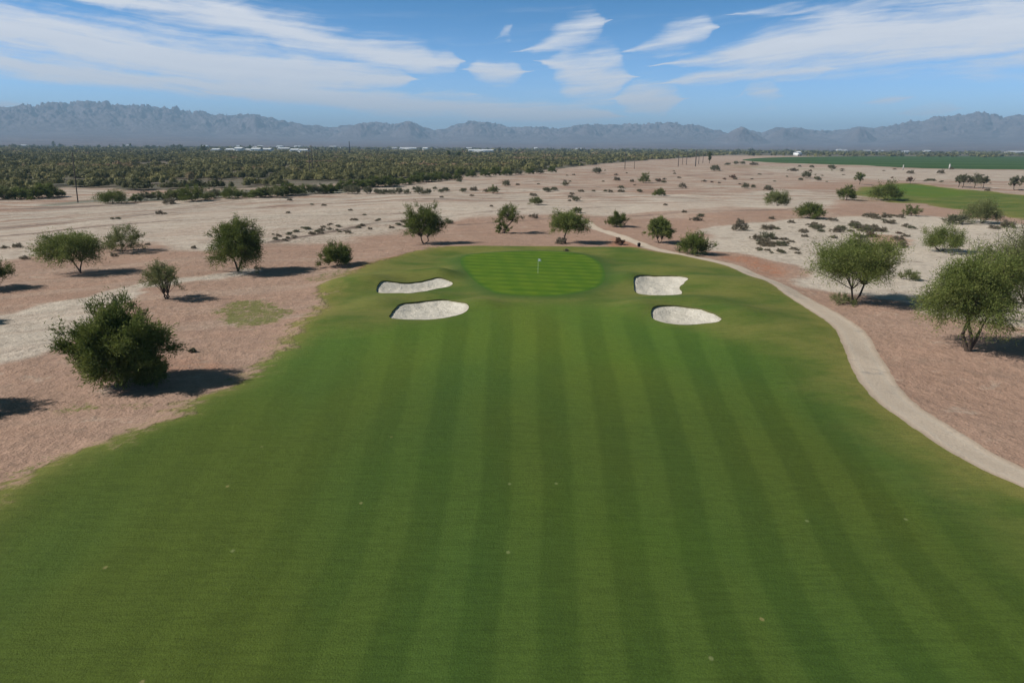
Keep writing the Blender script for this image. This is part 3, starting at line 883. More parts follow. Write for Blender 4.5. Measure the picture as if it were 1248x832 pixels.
# the trees and bushes of the foreground and middle ground
place('desert_tree', 148, 468, 120, 94, 'dark', 'big shaggy dark green bushy tree on bare dirt beside the left edge of the fairway', 'tree', style='tree', bush=False, crown=(0.46, 0.54), trunks=3, fork=0.12, clumps=330, twigs=8, leaves=15, leaf=0.36, offpx=4, lump=0.35, spread=0.15, bare=0.12, seed=21)
place('small_bush', 184, 468, 46, 24, 'dark', 'small bright green bush at the foot of the big shaggy tree, in its shade', 'bush', bush=True, clumps=50, twigs=6, leaves=12, leaf=0.22, seed=5)
place('desert_tree', 98, 333, 80, 47, 'mid', 'flat-topped umbrella-shaped tree leaning left over bare dirt from a forked trunk', 'tree', style='umbrella', crown=(0.66, 0.36), trunks=2, fork=0.30, clumps=190, twigs=7, leaves=13, leaf=0.34, offpx=-9, droop=0.25, seed=31)
place('olive_bush', 149, 306, 50, 31, 'olive', 'round olive bush on the pale sand just behind the umbrella-shaped tree', 'bush', bush=True, clumps=80, twigs=7, leaves=9, leaf=0.36, bare=0.2, seed=6)
place('desert_tree', 290, 331, 64, 65, 'dark', 'tall dense dark green tree on pink dirt, left of the round dark bush', 'tree', crown=(0.53, 0.48), trunks=2, fork=0.16, clumps=230, twigs=8, leaves=13, leaf=0.36, offpx=3, lump=0.4, seed=41)
place('olive_bush', 203, 364, 50, 46, 'olive', 'wispy olive bush narrow at its foot, between the big shaggy and the tall dark tree', 'bush', style='tree', crown=(0.60, 0.42), trunks=4, fork=0.10, clumps=75, twigs=7, leaves=11, leaf=0.27, seed=7, bare=0.2, spread=0.2)
place('desert_tree', -12, 352, 58, 34, 'dark', 'dark green tree cut off by the left edge of the picture', 'tree', crown=(0.55, 0.45), trunks=3, fork=0.15, clumps=90, twigs=7, leaves=12, leaf=0.33, seed=8)
place('desert_tree', -75, 500, 95, 70, 'dark', 'tree outside the left edge whose ragged shadow lies on the dirt near the fairway', 'tree', crown=(0.60, 0.38), trunks=3, fork=0.2, clumps=120, twigs=7, leaves=11, leaf=0.30, seed=9, open_=0.5)
place('desert_tree', -52, 394, 50, 36, 'dark', 'tree outside the left edge whose shadow tip lies on the pale track', 'tree', crown=(0.60, 0.38), trunks=3, fork=0.2, clumps=80, twigs=6, leaves=10, leaf=0.36, seed=10)
place('round_bush', 411, 324, 44, 26, 'dark', 'round dark green bush alone on pink dirt left of the green', 'bush', bush=True, clumps=110, twigs=7, leaves=10, leaf=0.36, seed=11)
place('desert_tree', 517, 297, 54, 44, 'dark', 'leafy green tree behind the green, leftmost of the row of trees there', 'tree', crown=(0.53, 0.48), trunks=2, fork=0.14, clumps=170, twigs=7, leaves=11, leaf=0.42, offpx=2, lump=0.35, seed=51)
place('leaning_tree', 614, 284, 36, 34, 'dark', 'small tree with a bare leaning trunk, behind the green', 'tree', crown=(0.62, 0.40), trunks=1, lean=0.6, fork=0.45, clumps=60, twigs=6, leaves=9, leaf=0.40, offpx=6, open_=0.4, seed=61)
place('small_bush', 612, 284, 22, 13, 'dark', 'low green bush growing around the foot of the leaning trunk', 'bush', bush=True, clumps=34, twigs=6, leaves=8, leaf=0.40, seed=62)
place('desert_tree', 689, 296, 50, 37, 'mid', 'rounded tree with a slim trunk standing directly behind the flag', 'tree', style='umbrella', crown=(0.64, 0.38), trunks=1, fork=0.32, clumps=140, twigs=7, leaves=10, leaf=0.42, offpx=3, droop=0.15, seed=71)
place('small_bush', 684, 297, 18, 6, 'dry', 'dry brown scrub around the foot of the tree directly behind the flag', 'bush', bush=True, clumps=26, twigs=5, leaves=7, leaf=0.40, seed=72)
place('round_bush', 751, 276, 28, 17, 'dark', 'dark round bush on pink dirt on the far side of the cart path', 'bush', bush=True, clumps=80, twigs=7, leaves=8, leaf=0.42, seed=12)
place('desert_tree', 803, 296, 32, 31, 'mid', 'upright green shrub-like tree beside the cart path, taller neighbour of a wide low bush', 'tree', crown=(0.52, 0.48), trunks=2, fork=0.12, clumps=150, twigs=7, leaves=9, leaf=0.42, offpx=1, lump=0.4, seed=13)
place('spreading_bush', 845, 309, 42, 21, 'dark', 'wide low spiky bush between the upright shrub-like tree and the bend of the cart path', 'bush', bush=True, clumps=95, twigs=7, leaves=10, leaf=0.42, seed=14, spread=0.24)
place('desert_tree', 1040, 370, 108, 74, 'mid', 'wide flat-crowned tree with a slanting dark trunk, right of the cart path', 'tree', style='umbrella', crown=(0.64, 0.36), trunks=2, fork=0.24, lean=0.12, clumps=260, twigs=8, leaves=14, leaf=0.30, offpx=0, lump=0.35, droop=0.1, seed=81, bare=0.1)
place('small_bush', 1030, 371, 36, 12, 'olive', 'low olive undergrowth at the foot of the wide flat-crowned tree', 'bush', bush=True, clumps=40, twigs=5, leaves=9, leaf=0.22, seed=82)
place('desert_tree', 1180, 428, 128, 122, 'mid', 'large bright green tree with drooping branches and three brown trunks at the right edge', 'tree', crown=(0.56, 0.44), trunks=3, fork=0.26, clumps=340, twigs=8, leaves=15, leaf=0.28, offpx=-2, lump=0.4, droop=0.35, seed=91, bare=0.12)
place('desert_tree', 1252, 396, 126, 112, 'olive', 'pale olive twiggy tree behind the large bright green tree, cut by the right edge', 'tree', crown=(0.60, 0.44), trunks=4, fork=0.18, clumps=260, twigs=8, leaves=12, leaf=0.28, lump=0.35, seed=92, bare=0.5, woodmat=M_TWIG)
place('small_bush', 1107, 341, 26, 13, 'olive', 'small brownish bush between the wide flat-crowned tree and the large bright green tree', 'bush', bush=True, clumps=40, twigs=6, leaves=9, leaf=0.24, seed=93)
place('olive_bush', 1147, 307, 58, 34, 'mid', 'yellow-green bush on white sand above the large bright green tree', 'bush', bush=True, clumps=130, twigs=7, leaves=11, leaf=0.34, seed=94)
place('round_bush', 1196, 272, 54, 27, 'olive', 'broad olive bush at the near edge of the distant fairway', 'bush', bush=True, clumps=120, twigs=7, leaves=9, leaf=0.46, seed=95)
place('round_bush', 1111, 263, 20, 13, 'olive', 'small round grey-green bush left of the broad olive bush', 'bush', bush=True, clumps=50, twigs=6, leaves=8, leaf=0.42, seed=96)
place('round_bush', 1081, 244, 40, 22, 'dark', 'broad dark bush at the left end of the distant fairway', 'bush', bush=True, clumps=110, twigs=7, leaves=8, leaf=0.6, seed=97)
place('round_bush', 1031, 244, 27, 17, 'dark', 'dark round bush with a small dark tree behind it, left of the broad dark bush', 'bush', bush=True, clumps=80, twigs=6, leaves=8, leaf=0.6, seed=98)
place('round_bush', 987, 266, 36, 21, 'dark', 'dark domed bush on the pale ground, nearer the camera than its paler neighbour', 'bush', bush=True, clumps=100, twigs=7, leaves=8, leaf=0.5, seed=99)
place('round_bush', 947, 251, 34, 19, 'olive', 'grey-green domed bush, the leftmost of the four big domed bushes on the right', 'bush', bush=True, clumps=100, twigs=7, leaves=8, leaf=0.55, seed=100)
place('small_tree', 1047, 225, 14, 14, 'dark', 'small dark round-topped tree standing behind the dark bushes', 'tree', crown=(0.62, 0.4), trunks=1, fork=0.25, clumps=36, twigs=6, leaves=7, leaf=0.7, seed=101)
place('small_tree', 1109, 224, 11, 8, 'rust', 'small rusty brown tree at the top edge of the distant fairway', 'tree', crown=(0.66, 0.36), trunks=1, fork=0.25, clumps=26, twigs=5, leaves=6, leaf=0.6, seed=102)
for i, (a, c, w, h, lb) in enumerate([(1168, 228, 14, 14, 'small tree at the left end of the row of four, behind the distant fairway'), (1173, 229, 13, 16, 'second tree of the row of four behind the distant fairway, the tallest'),
                                      (1187, 229, 20, 14, 'third and widest tree of the row of four behind the distant fairway'), (1198, 230, 14, 15, 'small tree at the right end of the row of four behind the distant fairway'),
                                      (1236, 231, 16, 16, 'small tree near the right edge beyond the distant fairway, left of its twin'), (1250, 231, 16, 16, 'small tree cut off by the right edge beyond the distant fairway')]):
    place('small_tree', a, c, w, h, 'grey', lb, 'tree', 'small trees behind the distant fairway', crown=(0.66, 0.36), trunks=1, fork=0.3, clumps=40, twigs=6, leaves=7, leaf=0.75, seed=110 + i)
place('round_bush', 785, 223, 17, 12, 'olive', 'round green bush alone in the middle of the bare plain', 'bush', bush=True, clumps=60, twigs=6, leaves=7, leaf=0.6, seed=120)
place('round_bush', 804, 238.5, 16, 8, 'dark', 'low dark green bush on the plain, nearer than the lone round green bush', 'bush', bush=True, clumps=50, twigs=6, leaves=7, leaf=0.5, seed=121)
place('round_bush', 601, 236, 15, 10, 'olive', 'small green bush on the wash beyond the left end of the green', 'bush', bush=True, clumps=50, twigs=6, leaves=7, leaf=0.5, seed=122)
place('round_bush', 653, 249.5, 20, 10, 'olive', 'olive bush beyond the green, above the gap between the two trees behind the flag', 'bush', bush=True, clumps=60, twigs=6, leaves=7, leaf=0.45, seed=123)
place('small_bush', 703, 259, 13, 7, 'olive', 'small bush on the wash just above the tree behind the flag', 'bush', bush=True, clumps=40, twigs=6, leaves=7, leaf=0.4, seed=124)
place('dry_scrub', 755, 298, 14, 10, 'rust', 'dry reddish scrub clump in the crook of the cart path near the green', 'scrub', bush=True, clumps=40, twigs=6, leaves=7, leaf=0.3, seed=125)
place('dry_scrub', 650, 266, 13, 5, 'dry', 'dry tuft beside the top of the leaning tree', 'scrub', bush=True, clumps=24, twigs=5, leaves=6, leaf=0.35, seed=131)
place('dry_scrub', 546, 272.5, 12, 6, 'grey', 'dark low bush just right of the leftmost tree behind the green', 'scrub', bush=True, clumps=30, twigs=5, leaves=6, leaf=0.35, seed=126)
place('dry_scrub', 235, 429, 10, 5.5, 'grey', 'tiny dark tuft alone on pink dirt between the big shaggy tree and the fairway', 'scrub', bush=True, clumps=26, twigs=5, leaves=7, leaf=0.18, seed=127)
place('dry_scrub', 935, 291, 22, 8, 'grey', 'dark low scrub mound at the top of the scrub patch right of the cart path', 'scrub', bush=True, clumps=40, twigs=6, leaves=7, leaf=0.3, seed=128)
place('dry_scrub', 814, 281, 10, 5, 'rust', 'rusty tuft right of the upright shrub-like tree', 'scrub', bush=True, clumps=26, twigs=5, leaves=6, leaf=0.35, seed=129)
place('dry_scrub', 831.5, 229.5, 13, 7, 'dry', 'brown scattered bush right of the lone round green bush on the plain', 'scrub', bush=True, clumps=34, twigs=5, leaves=6, leaf=0.5, seed=130)

# ---- small repeats: five prototypes, copied with their parts
def copy_tree(o):
    c = o.copy(); COL.objects.link(c)
    for ch in o.children:
        k = ch.copy(); COL.objects.link(k); k.parent = c
    return c


def proto(name, mat, seed, H, Wd, n, leaf, twigs=6, leaves=7):
    root = empty(name, (0, 0, 0))
    wb, (V, F, tn) = make_plant(seed, H, Wd, 'bush', clumps=n, twigs=twigs, leaves=leaves, leaf=leaf, lump=0.4, spread=0.2)
    wb.build('stems', M_BARK, root)
    mesh_np('foliage', V, F, ML[mat], root, attrs={'tone': tn}, smooth=False)
    return root


used = set()


def put(pr, px, py, wpx, label, cat, group, hs=1.0, loc=None):
    o = pr if pr.name not in used else copy_tree(pr)
    used.add(pr.name)
    x, y, z = loc or at(px, py)
    s = wpx / pxm(x, y, z) / 2.0        # prototypes are 2 m wide
    o.location = (x, y, z - 0.02)
    o.scale = (s, s, s * hs); o.rotation_euler = (0, 0, random.uniform(0, 6.28))
    tag(o, label, cat, group)
    return o


SC = [proto('dry_scrub', 'dry', 201, 0.9, 2.0, 34, 0.20), proto('dry_scrub', 'grey', 202, 1.0, 2.0, 34, 0.20), proto('dry_scrub', 'dry', 203, 0.7, 2.0, 28, 0.20),
      proto('dry_scrub', 'grey', 204, 1.3, 2.0, 40, 0.18), proto('dry_scrub', 'rust', 205, 0.9, 2.0, 30, 0.20)]
G1 = 'low scrub clumps scattered over the sandy plain'
# seen one by one
lone = [(689, 226, 9, 3), (691, 226, 0, 0), (666, 233, 10, 1), (675, 231, 9, 1), (650, 238, 9, 0), (697, 236, 6, 0), (708, 233, 7, 0), (695.5, 240, 7, 0), (702, 244.5, 11, 3), (694, 244.5, 4, 0),
        (752, 219, 8, 0), (770, 221, 5, 0), (803, 221, 6, 4), (808.5, 222, 7, 1), (757, 229, 8, 1), (757, 233.5, 8, 0), (744, 233.5, 6, 0), (779, 233.5, 7, 1), (723, 232.5, 5, 1), (738, 233, 5, 1),
        (811, 249.5, 5, 0), (834, 258, 6, 0), (872, 207.5, 12, 1), (893, 216, 8, 4), (896, 218, 5, 0), (908.5, 229, 9, 3), (917.5, 228, 6, 1), (936, 231, 10, 0), (854, 263, 9, 1), (848, 268, 12, 0),
        (902, 280, 17, 0), (902, 272, 10, 0), (599, 251, 4, 0), (983, 216.5, 12, 3), (996, 219, 8, 1), (976, 219, 6, 1), (966, 208, 10, 0), (1013, 206, 9, 1), (974.5, 202.5, 4, 1), (989.5, 203.5, 6, 1),
        (887, 200, 7, 1), (897, 199.5, 7, 3), (905, 199.5, 7, 3), (919, 200.5, 9, 0), (1109, 211, 8, 0), (1132, 220, 8, 1), (1137, 220, 6, 1), (1146, 211, 8, 0), (1160, 206, 5, 3), (1203, 232, 6, 0),
        (935, 230, 8, 1), (1188, 264, 10, 0), (1165, 272, 26, 1), (1228, 276, 16, 0), (1212, 278, 12, 0), (728, 211, 12, 3), (560, 221, 7, 1), (565, 233, 9, 1), (577, 232, 9, 0), (592, 233, 6, 0), (617, 227, 10, 3),
        (631, 225, 5, 0), (575, 238, 5, 0), (538, 240, 5, 0), (427, 256, 5, 0), (351, 259, 5, 0), (380, 249, 5, 1), (395, 250, 6, 0), (353, 244, 6, 0), (21, 301, 10, 0), (6, 302, 8, 0), (180, 298, 6, 0), (236, 302, 6, 0),
        (139, 311, 8, 0), (265, 300, 8, 1), (30, 315, 9, 0), (194, 260.5, 8, 0), (201, 260, 5, 1), (144, 266.5, 6, 1), (137, 266.5, 5, 1), (206, 248, 14, 0), (690, 305, 5, 0)]
used_l = 0
for a, c, w, k in lone:
    if w == 0: continue
    put(SC[k], a, c + 0.8, w * 1.15, 'small dry scrub clump alone on the open sandy plain', 'scrub', G1, random.uniform(0.7, 1.2))
# the row along the pale bank
G2 = 'row of dark scrub on the pale bank below the woods'
for a, c, w in [(425, 236, 14), (434, 236.5, 14), (449, 236, 12), (463, 236, 10), (470, 236, 12), (478, 236, 9), (486, 236, 12), (496, 236.5, 9), (511, 236.5, 12), (518, 236, 8), (522, 236, 10), (538, 234, 8), (543, 233, 9), (458, 235, 7), (505, 232, 6), (530, 231, 6)]:
    put(SC[random.choice([1, 3])], a, c + 0.5, w * 1.1, 'low dark scrub in the row on the pale bank below the woods', 'scrub', G2, random.uniform(0.9, 1.2))
# patch right of the path
G3 = 'grey scrub clumps of the patch right of the cart path'
for i in range(74):
    for _ in range(50):
        a = random.uniform(915, 1112); c = random.uniform(260, 304)
        ok = (c > 262 + abs(a - 1040) * 0.02) and not (c > 276 and 950 < a < 978) and not (c > 292 and a > 975 and a < 1040) and not (a < 960 and c < 276 and random.random() < .8)
        if a < 975 and c > 280: ok = c > 288
        if ok: break
    put(SC[random.choice([0, 0, 1, 2, 2, 4 if a > 1050 and c > 285 else 0])], a, c, random.uniform(6, 17), 'low grey-brown scrub clump of the dense patch right of the cart path', 'scrub', G3, random.uniform(0.5, 0.9))
for i in range(18):
    put(SC[random.choice([0, 1, 2])], random.uniform(922, 972), random.uniform(294, 310), random.uniform(6, 14), 'low grey-brown scrub clump of the dense patch right of the cart path', 'scrub', G3, random.uniform(0.5, 0.9))
# patch on the left wash
G4 = 'small tufts on the pale sand left of the green'
for i in range(46):
    a = random.uniform(325, 535); c = 296 - (a - 325) * 0.11 + random.uniform(-22, 0) * (0.6 + 0.4 * random.random())
    put(SC[random.choice([0, 1, 1, 2])], a, c, random.uniform(4, 10), 'small dark tuft on the rippled pale sand left of the green', 'scrub', G4, random.uniform(0.6, 1.0))
# far background flecks
G5 = 'far shrubs dotting the plain near the crop field'
for i in range(40):
    a = random.uniform(640, 1240); c = random.uniform(206, 230) - (4 if a < 900 else 0)
    put(SC[random.choice([0, 1, 2, 4])], a, c, random.uniform(3, 6), 'tiny far shrub dotted on the plain between the woods and the crop field', 'scrub', G5, random.uniform(0.6, 1.0))

# bushes along the front of the woods
BS = [proto('riverside_bush', 'dark', 301, 1.5, 2.0, 70, 0.17, 6, 8), proto('riverside_bush', 'olive', 302, 1.35, 2.0, 60, 0.17, 6, 8), proto('riverside_bush', 'mid', 303, 1.3, 2.0, 70, 0.17, 6, 8), proto('riverside_bush', 'grey', 304, 1.4, 2.0, 60, 0.17, 6, 8)]
G6 = 'bushes in front of the woods'
place('riverside_bush', 137, 248, 42, 15, 'dark', 'wide dark green bush standing alone to the right of the lone wooden pole', 'bush', bush=True, clumps=110, twigs=6, leaves=8, leaf=0.5, seed=305)
place('riverside_bush', 236, 245, 36, 19, 'dark', 'large dark bush at the near edge of the woods, widest of its clump', 'bush', bush=True, clumps=110, twigs=6, leaves=8, leaf=0.5, seed=306)
place('riverside_bush', 282, 242, 34, 13, 'dark', 'dark low bush with a pale gap on each side, in front of the woods', 'bush', bush=True, clumps=90, twigs=6, leaves=8, leaf=0.5, seed=307)
place('riverside_bush', 38, 244, 10, 9, 'mid', 'small bright green bush at the edge of the grey track near the left edge', 'bush', bush=True, clumps=40, twigs=6, leaves=8, leaf=0.5, seed=308)
for a, c, w, k in [(5, 243, 26, 1), (22, 243, 24, 2), (-18, 243, 30, 0), (48, 242, 26, 0), (60, 240, 24, 0), (75, 240, 14, 0), (212, 244, 20, 1), (220, 243, 24, 1), (254, 243, 16, 1), (262, 241, 18, 3),
                   (297, 240, 14, 3), (312, 241, 20, 2), (322, 240, 18, 0), (333, 240, 22, 1), (344, 239, 20, 0), (355, 238, 24, 0), (361, 237, 18, 0), (372, 236, 18, 1), (385, 236, 20, 3), (396, 236, 20, 0),
                   (405, 235, 18, 0), (416, 233, 18, 0), (427, 231, 18, 0), (437, 230, 20, 0), (448, 229, 18, 2), (459, 228, 18, 0), (470, 227, 18, 0), (481, 226, 18, 0), (492, 225, 18, 2), (503, 224, 18, 0),
                   (514, 222.5, 18, 0), (525, 221.5, 18, 0), (536, 220.5, 16, 0), (547, 220, 14, 0), (557, 219.5, 12, 0), (178, 244, 18, 3), (193, 243, 16, 1), (165, 246, 14, 0), (560, 215, 14, 0), (575, 216, 14, 0), (590, 215, 14, 0), (603, 214, 16, 0), (617, 214, 14, 0), (630, 213, 14, 3),
                   (645, 212, 12, 0), (658, 212, 12, 3), (672, 210, 12, 0)]:
    put(BS[k], a, c, w * 1.15, 'grey-green bush in the unbroken line along the front of the woods', 'bush', G6, random.uniform(0.6, 0.8))

# ------------------------------------------------------------------ woods
def crown_field(name, cx, cy, cr, ch, tone, nq, mat, qs=0.22, core=True):
    """many rough crowns as one mass"""
    n = len(cx)
    d = unit(rng.normal(size=(n, nq, 3)))
    d[..., 2] = np.abs(d[..., 2]) * 1.0 - 0.12
    lump = 1 + 0.28 * rng.normal(size=(n, nq, 1)) * 0.6
    P_ = np.stack([cx, cy, ch * 0.36], 1)[:, None, :] + d * np.stack([cr, cr, ch * 0.62], 1)[:, None, :] * lump
    P_ = P_.reshape(-1, 3); dd = d.reshape(-1, 3)
    U = unit(np.cross(dd, rng.normal(size=dd.shape)) + dd * 0.35 + rng.normal(size=dd.shape) * 0.3)
    Wv = unit(np.cross(U, dd + rng.normal(size=dd.shape) * 0.35))
    s = (np.repeat(cr, nq) * qs * rng.uniform(0.6, 1.4, n * nq))[:, None]
    tn = np.clip(np.repeat(tone, nq) + rng.normal(size=n * nq) * 0.08, 0, 1)
    V, F, tv = quads(P_, U * s, Wv * s * 0.75, tn)
    if core:
        k = 7
        ang = np.arange(k) / k * 2 * np.pi
        lv = [(0.9, -0.3), (0.92, 0.25), (0.62, 0.72)]
        prof = np.concatenate([np.stack([np.cos(ang) * r, np.sin(ang) * r, np.full(k, z_)], 1) for r, z_ in lv] + [np.array([[0, 0, 0.95]])])
        rr_ = 0.86 + 0.22 * rng.random((n, len(prof), 1))
        CV = np.stack([cx, cy, ch * 0.36], 1)[:, None, :] + prof[None] * np.stack([cr, cr, ch * 0.62], 1)[:, None, :] * rr_ * 0.86
        f = []
        for l in range(2):
            for j in range(k):
                f.append((l * k + j, l * k + (j + 1) % k, (l + 1) * k + (j + 1) % k, (l + 1) * k + j))
        for j in range(k):
            f.append((2 * k + j, 2 * k + (j + 1) % k, 3 * k, 3 * k))
        f = np.array(f)
        # last ring: quads to apex built as two-step pairs
        f = np.array([q for q in f.tolist() if q[2] != q[3]] + [(2 * k + j, 2 * k + (j + 1) % k, 2 * k + (j + 2) % k, 3 * k) for j in range(0, k - 1, 2)] + [(2 * k + k - 1, 2 * k, 2 * k + 1, 3 * k)])
        CF = (f[None] + (np.arange(n) * len(prof))[:, None, None]).reshape(-1, 4) + len(V)
        V = np.concatenate([V, CV.reshape(-1, 3)]); F = np.concatenate([F, CF]); tv = np.concatenate([tv, np.repeat(np.clip(tone - 0.1, 0, 1), len(prof))])
    return mesh_np(name, V, F, mat, attrs={'tone': tv}, smooth=False)


def wood_pts(n, y0, y1, u0=-1.1, u1=0.36):
    y = np.sqrt(rng.uniform(y0 ** 2, y1 ** 2, n)); u = rng.uniform(u0, u1, n)
    x = u * y
    k = (y > wood_front(u) + rng.uniform(0, 4, n)) & (fbm(x / 75, y / 48, 3, 515) > -0.20)
    return x[k], y[k]


def tones(x, y):
    rust = fbm(x / 70 + 4, y / 45, 3, 201)
    base = 0.33 + 0.42 * fbm(x / 38, y / 30, 3, 211) + rng.normal(size=len(x)) * 0.07
    t = base + 0.50 * sstep(0.34, 0.52, rust)
    return np.clip(t, 0, 1)


parts = []
x1, y1 = wood_pts(5200, 270, 620); parts.append((x1, y1, rng.uniform(1.4, 2.2, len(x1)) * rng.choice([1.0, 1.0, 1.6, 2.4], len(x1)), rng.uniform(2.6, 5.0, len(x1)), 150, 0.115))
x2, y2 = wood_pts(8200, 600, 1250); parts.append((x2, y2, rng.uniform(3.0, 6.5, len(x2)), rng.uniform(3, 5.6, len(x2)), 60, 0.19))
x3, y3 = wood_pts(7500, 1230, 2700); parts.append((x3, y3, rng.uniform(5, 12, len(x3)), rng.uniform(3, 5.6, len(x3)), 22, 0.28))
objs = []
for (a, c, r_, h_, nq, qs) in parts:
    z_ = 0
    objs.append(crown_field('woods', a, c, r_, h_, tones(a, c), nq, ML['wood'], qs))
for o, lb in zip(objs, ['dense olive woods filling the flat land beyond the dry wash', 'middle belt of the olive woods, hazier than the near trees', 'farthest grey belt of the woods before the town']):
    tag(o, lb, 'woods', kind='stuff')

# distant groves and scrub of the far plain
n = 5200
ys = np.exp(rng.uniform(math.log(2300), math.log(7500), n)); us = rng.uniform(-1.0, 1.0, n)
xs_ = us * ys
keep = fbm(xs_ / 500, ys / 350, 3, 301) > -0.05
keep &= ~((us > 0.3) & (ys < 1700))
xs_, ys = xs_[keep], ys[keep]
hh = rng.uniform(3, 7, len(xs_)); hh = np.where(rng.random(len(xs_)) < 0.10, hh * 2.0, hh)
tag(crown_field('distant_grove', xs_, ys, rng.uniform(6, 18, len(xs_)), hh, rng.uniform(0.1, 0.45, len(xs_)), 8, ML['wood'], 0.4), 'scattered far groves and hedges in the haze in front of the mountains', 'groves', kind='stuff')
# hedge line behind the crop field
n = 420
us = rng.uniform(0.30, 1.05, n); ys = rng.uniform(1750, 2300, n) + rng.choice([0, 400], n)
tag(crown_field('distant_hedge', us * ys, ys, rng.uniform(5, 11, n), rng.uniform(3.5, 8, n), rng.uniform(0.1, 0.35, n), 10, ML['wood'], 0.4), 'dark line of trees along the far side of the crop field', 'hedge', kind='stuff')

# taller single trees in the far town and the conical tree by the poles
place('conical_tree', 864.5, 199, 4.5, 15, 'dark', 'narrow dark conical tree at the right end of the line of poles', 'tree', crown=(0.52, 0.48), trunks=1, fork=0.1, clumps=50, twigs=5, leaves=5, leaf=1.6, seed=401)
for i, (a, c, w, h) in enumerate([(66, 180, 4, 8), (74, 180, 5, 5), (121, 181, 5, 5), (151, 181, 5, 5), (159, 181, 4, 6), (134, 181, 5, 4), (212, 182, 6, 6), (220, 182, 7, 6), (248, 186, 11, 8), (224, 186, 7, 5), (547, 192, 5, 8), (559, 192, 6, 6), (295, 184, 6, 6), (305, 184, 7, 6), (180, 181, 6, 4), (188, 181, 5, 4), (17, 180, 6, 4)]):
    place('far_tree', a, c, w, h, 'dark', 'tall dark tree rising above the far edge of the woods', 'tree', 'tall trees at the far edge of the woods', crown=(0.55, 0.45), trunks=1, fork=0.15, clumps=24, twigs=5, leaves=5, leaf=4.0, seed=410 + i)

# ------------------------------------------------------------------ poles
M_POLE = simple_mat('weathered_pole_wood', (0.085, 0.068, 0.058), 0.25, 2)
M_STEEL = simple_mat('dark_steel', (0.05, 0.052, 0.058), 0.15, 2, 0.5)
M_WHITE = simple_mat('white_paint', (0.78, 0.78, 0.76), 0.04, 2, 0.5)
M_ROOF = simple_mat('white_metal_roof', (0.82, 0.83, 0.84), 0.04, 0.2, 0.4)
M_WALLP = simple_mat('pale_wall', (0.48, 0.46, 0.42), 0.08, 0.2)
M_BLUE = simple_mat('blue_wall', (0.05, 0.08, 0.20), 0.1, 0.2)
M_DOOR = simple_mat('dark_opening', (0.05, 0.05, 0.05), 0.1, 0.2)


def pole(px, pyb, pyt, label, arm=True, mat=M_POLE, thick=1.0, leanx=0.0, group=None):
    x, y, z = at(px, pyb); s = pxm(x, y, z); H = (pyb - pyt) / s / 0.98
    root = empty('utility_pole', (x, y, z)); tag(root, label, 'pole', group)
    mb = MB(); L = leanx * H
    mb.tube([(0, 0, -0.5), (L * 0.5, 0, H * 0.5), (L, 0, H)], [0.20 * thick, 0.17 * thick, 0.13 * thick], 8)
    mb.build('post', mat, root)
    if arm:
        a = MB(); a.box((L * 0.97, 0.0, H * 0.955), (2.6, 0.16, 0.18)); a.build('crossarm', mat, root, smooth=False)
        for k in (-1.15, 0, 1.15):
            q = MB(); q.tube([(L * 0.97 + k, 0, H * 0.955 + 0.09), (L * 0.97 + k, 0, H * 0.955 + 0.24)], [0.06, 0.05], 6); q.build('insulator', M_WALLP, root)
    else:
        a = MB(); a.tube([(L, 0, H), (L, 0, H + 0.12)], [0.14 * thick, 0.05], 8); a.build('cap', mat, root)
    return root


pole(95, 247, 190, 'lone wooden pole at the edge of the grey track, nearest of all the poles', arm=False, thick=1.0, leanx=0.05)
pole(378, 214, 182, 'wooden pole rising out of the woods, the left one of a pair', thick=1.3)
pole(381.5, 213, 179, 'wooden pole rising out of the woods, the right one of a pair', thick=1.5)
pole(426.5, 191, 173.5, 'tall dark steel pole above the far edge of the woods', mat=M_STEEL, thick=5.0, arm=False)
GP = 'line of poles where the woods end'
for a, c, t_, th, lb in [(761.5, 206, 188, 1.6, 'leftmost pole of the line of poles where the woods end'), (773, 206, 190, 1.2, 'second pole from the left where the woods end'),
                         (826.5, 203, 186, 2.0, 'pole left of the middle in the cluster of poles where the woods end'), (836.5, 201, 187, 1.8, 'slim pole in the middle of the cluster where the woods end'),
                         (847.5, 203, 184, 3.0, 'thickest darkest pole of the cluster where the woods end'), (851.3, 200, 186, 2.0, 'slim pole just right of the thickest pole'), (856.5, 199, 187, 1.8, 'slim pole nearest the conical tree'),
                         (831.5, 201, 188, 1.4, 'faint slim pole between two stronger poles of the cluster')]:
    pole(a, c, t_, lb, thick=th, group=GP)

# ------------------------------------------------------------------ far buildings
def building(px0, px1, pyb, hm, label, wall=M_WALLP, roof=M_ROOF, name='warehouse', flat=False, group='white buildings beyond the woods', depth=30):
    x, y, z = at((px0 + px1) / 2, pyb); s = pxm(x, y, z); Wd = (px1 - px0) / s
    root = empty(name, (x, y, 0)); tag(root, label, 'building', group)
    b_ = MB(); b_.box((0, depth / 2, hm / 2), (Wd, depth, hm)); b_.build('wall', wall, root, smooth=False)
    r_ = MB()
    hw, e = Wd / 2 + 0.6, 0.6
    rise = 0.8 if flat else max(3.0, hm * 0.45)
    z0 = hm + 0.02
    V = [(-hw, -e, z0), (hw, -e, z0), (hw, depth + e, z0), (-hw, depth + e, z0), (-hw, depth / 2, z0 + rise), (hw, depth / 2, z0 + rise)]
    r_.add(V, [(0, 1, 5, 4), (3, 4, 5, 2), (0, 3, 2, 1), (0, 4, 3, 3)][:3])
    me = r_.build('roof', roof, root, smooth=False)
    g_ = MB()
    for k in range(max(2, int(Wd / 14))):
        xx = -Wd / 2 + Wd * (k + 0.5) / max(2, int(Wd / 14))
        g_ = MB(); g_.box((xx, -0.06, 1.9), (4.0, 0.1, 3.8)); g_.build('door', M_DOOR, root, smooth=False)
    return root


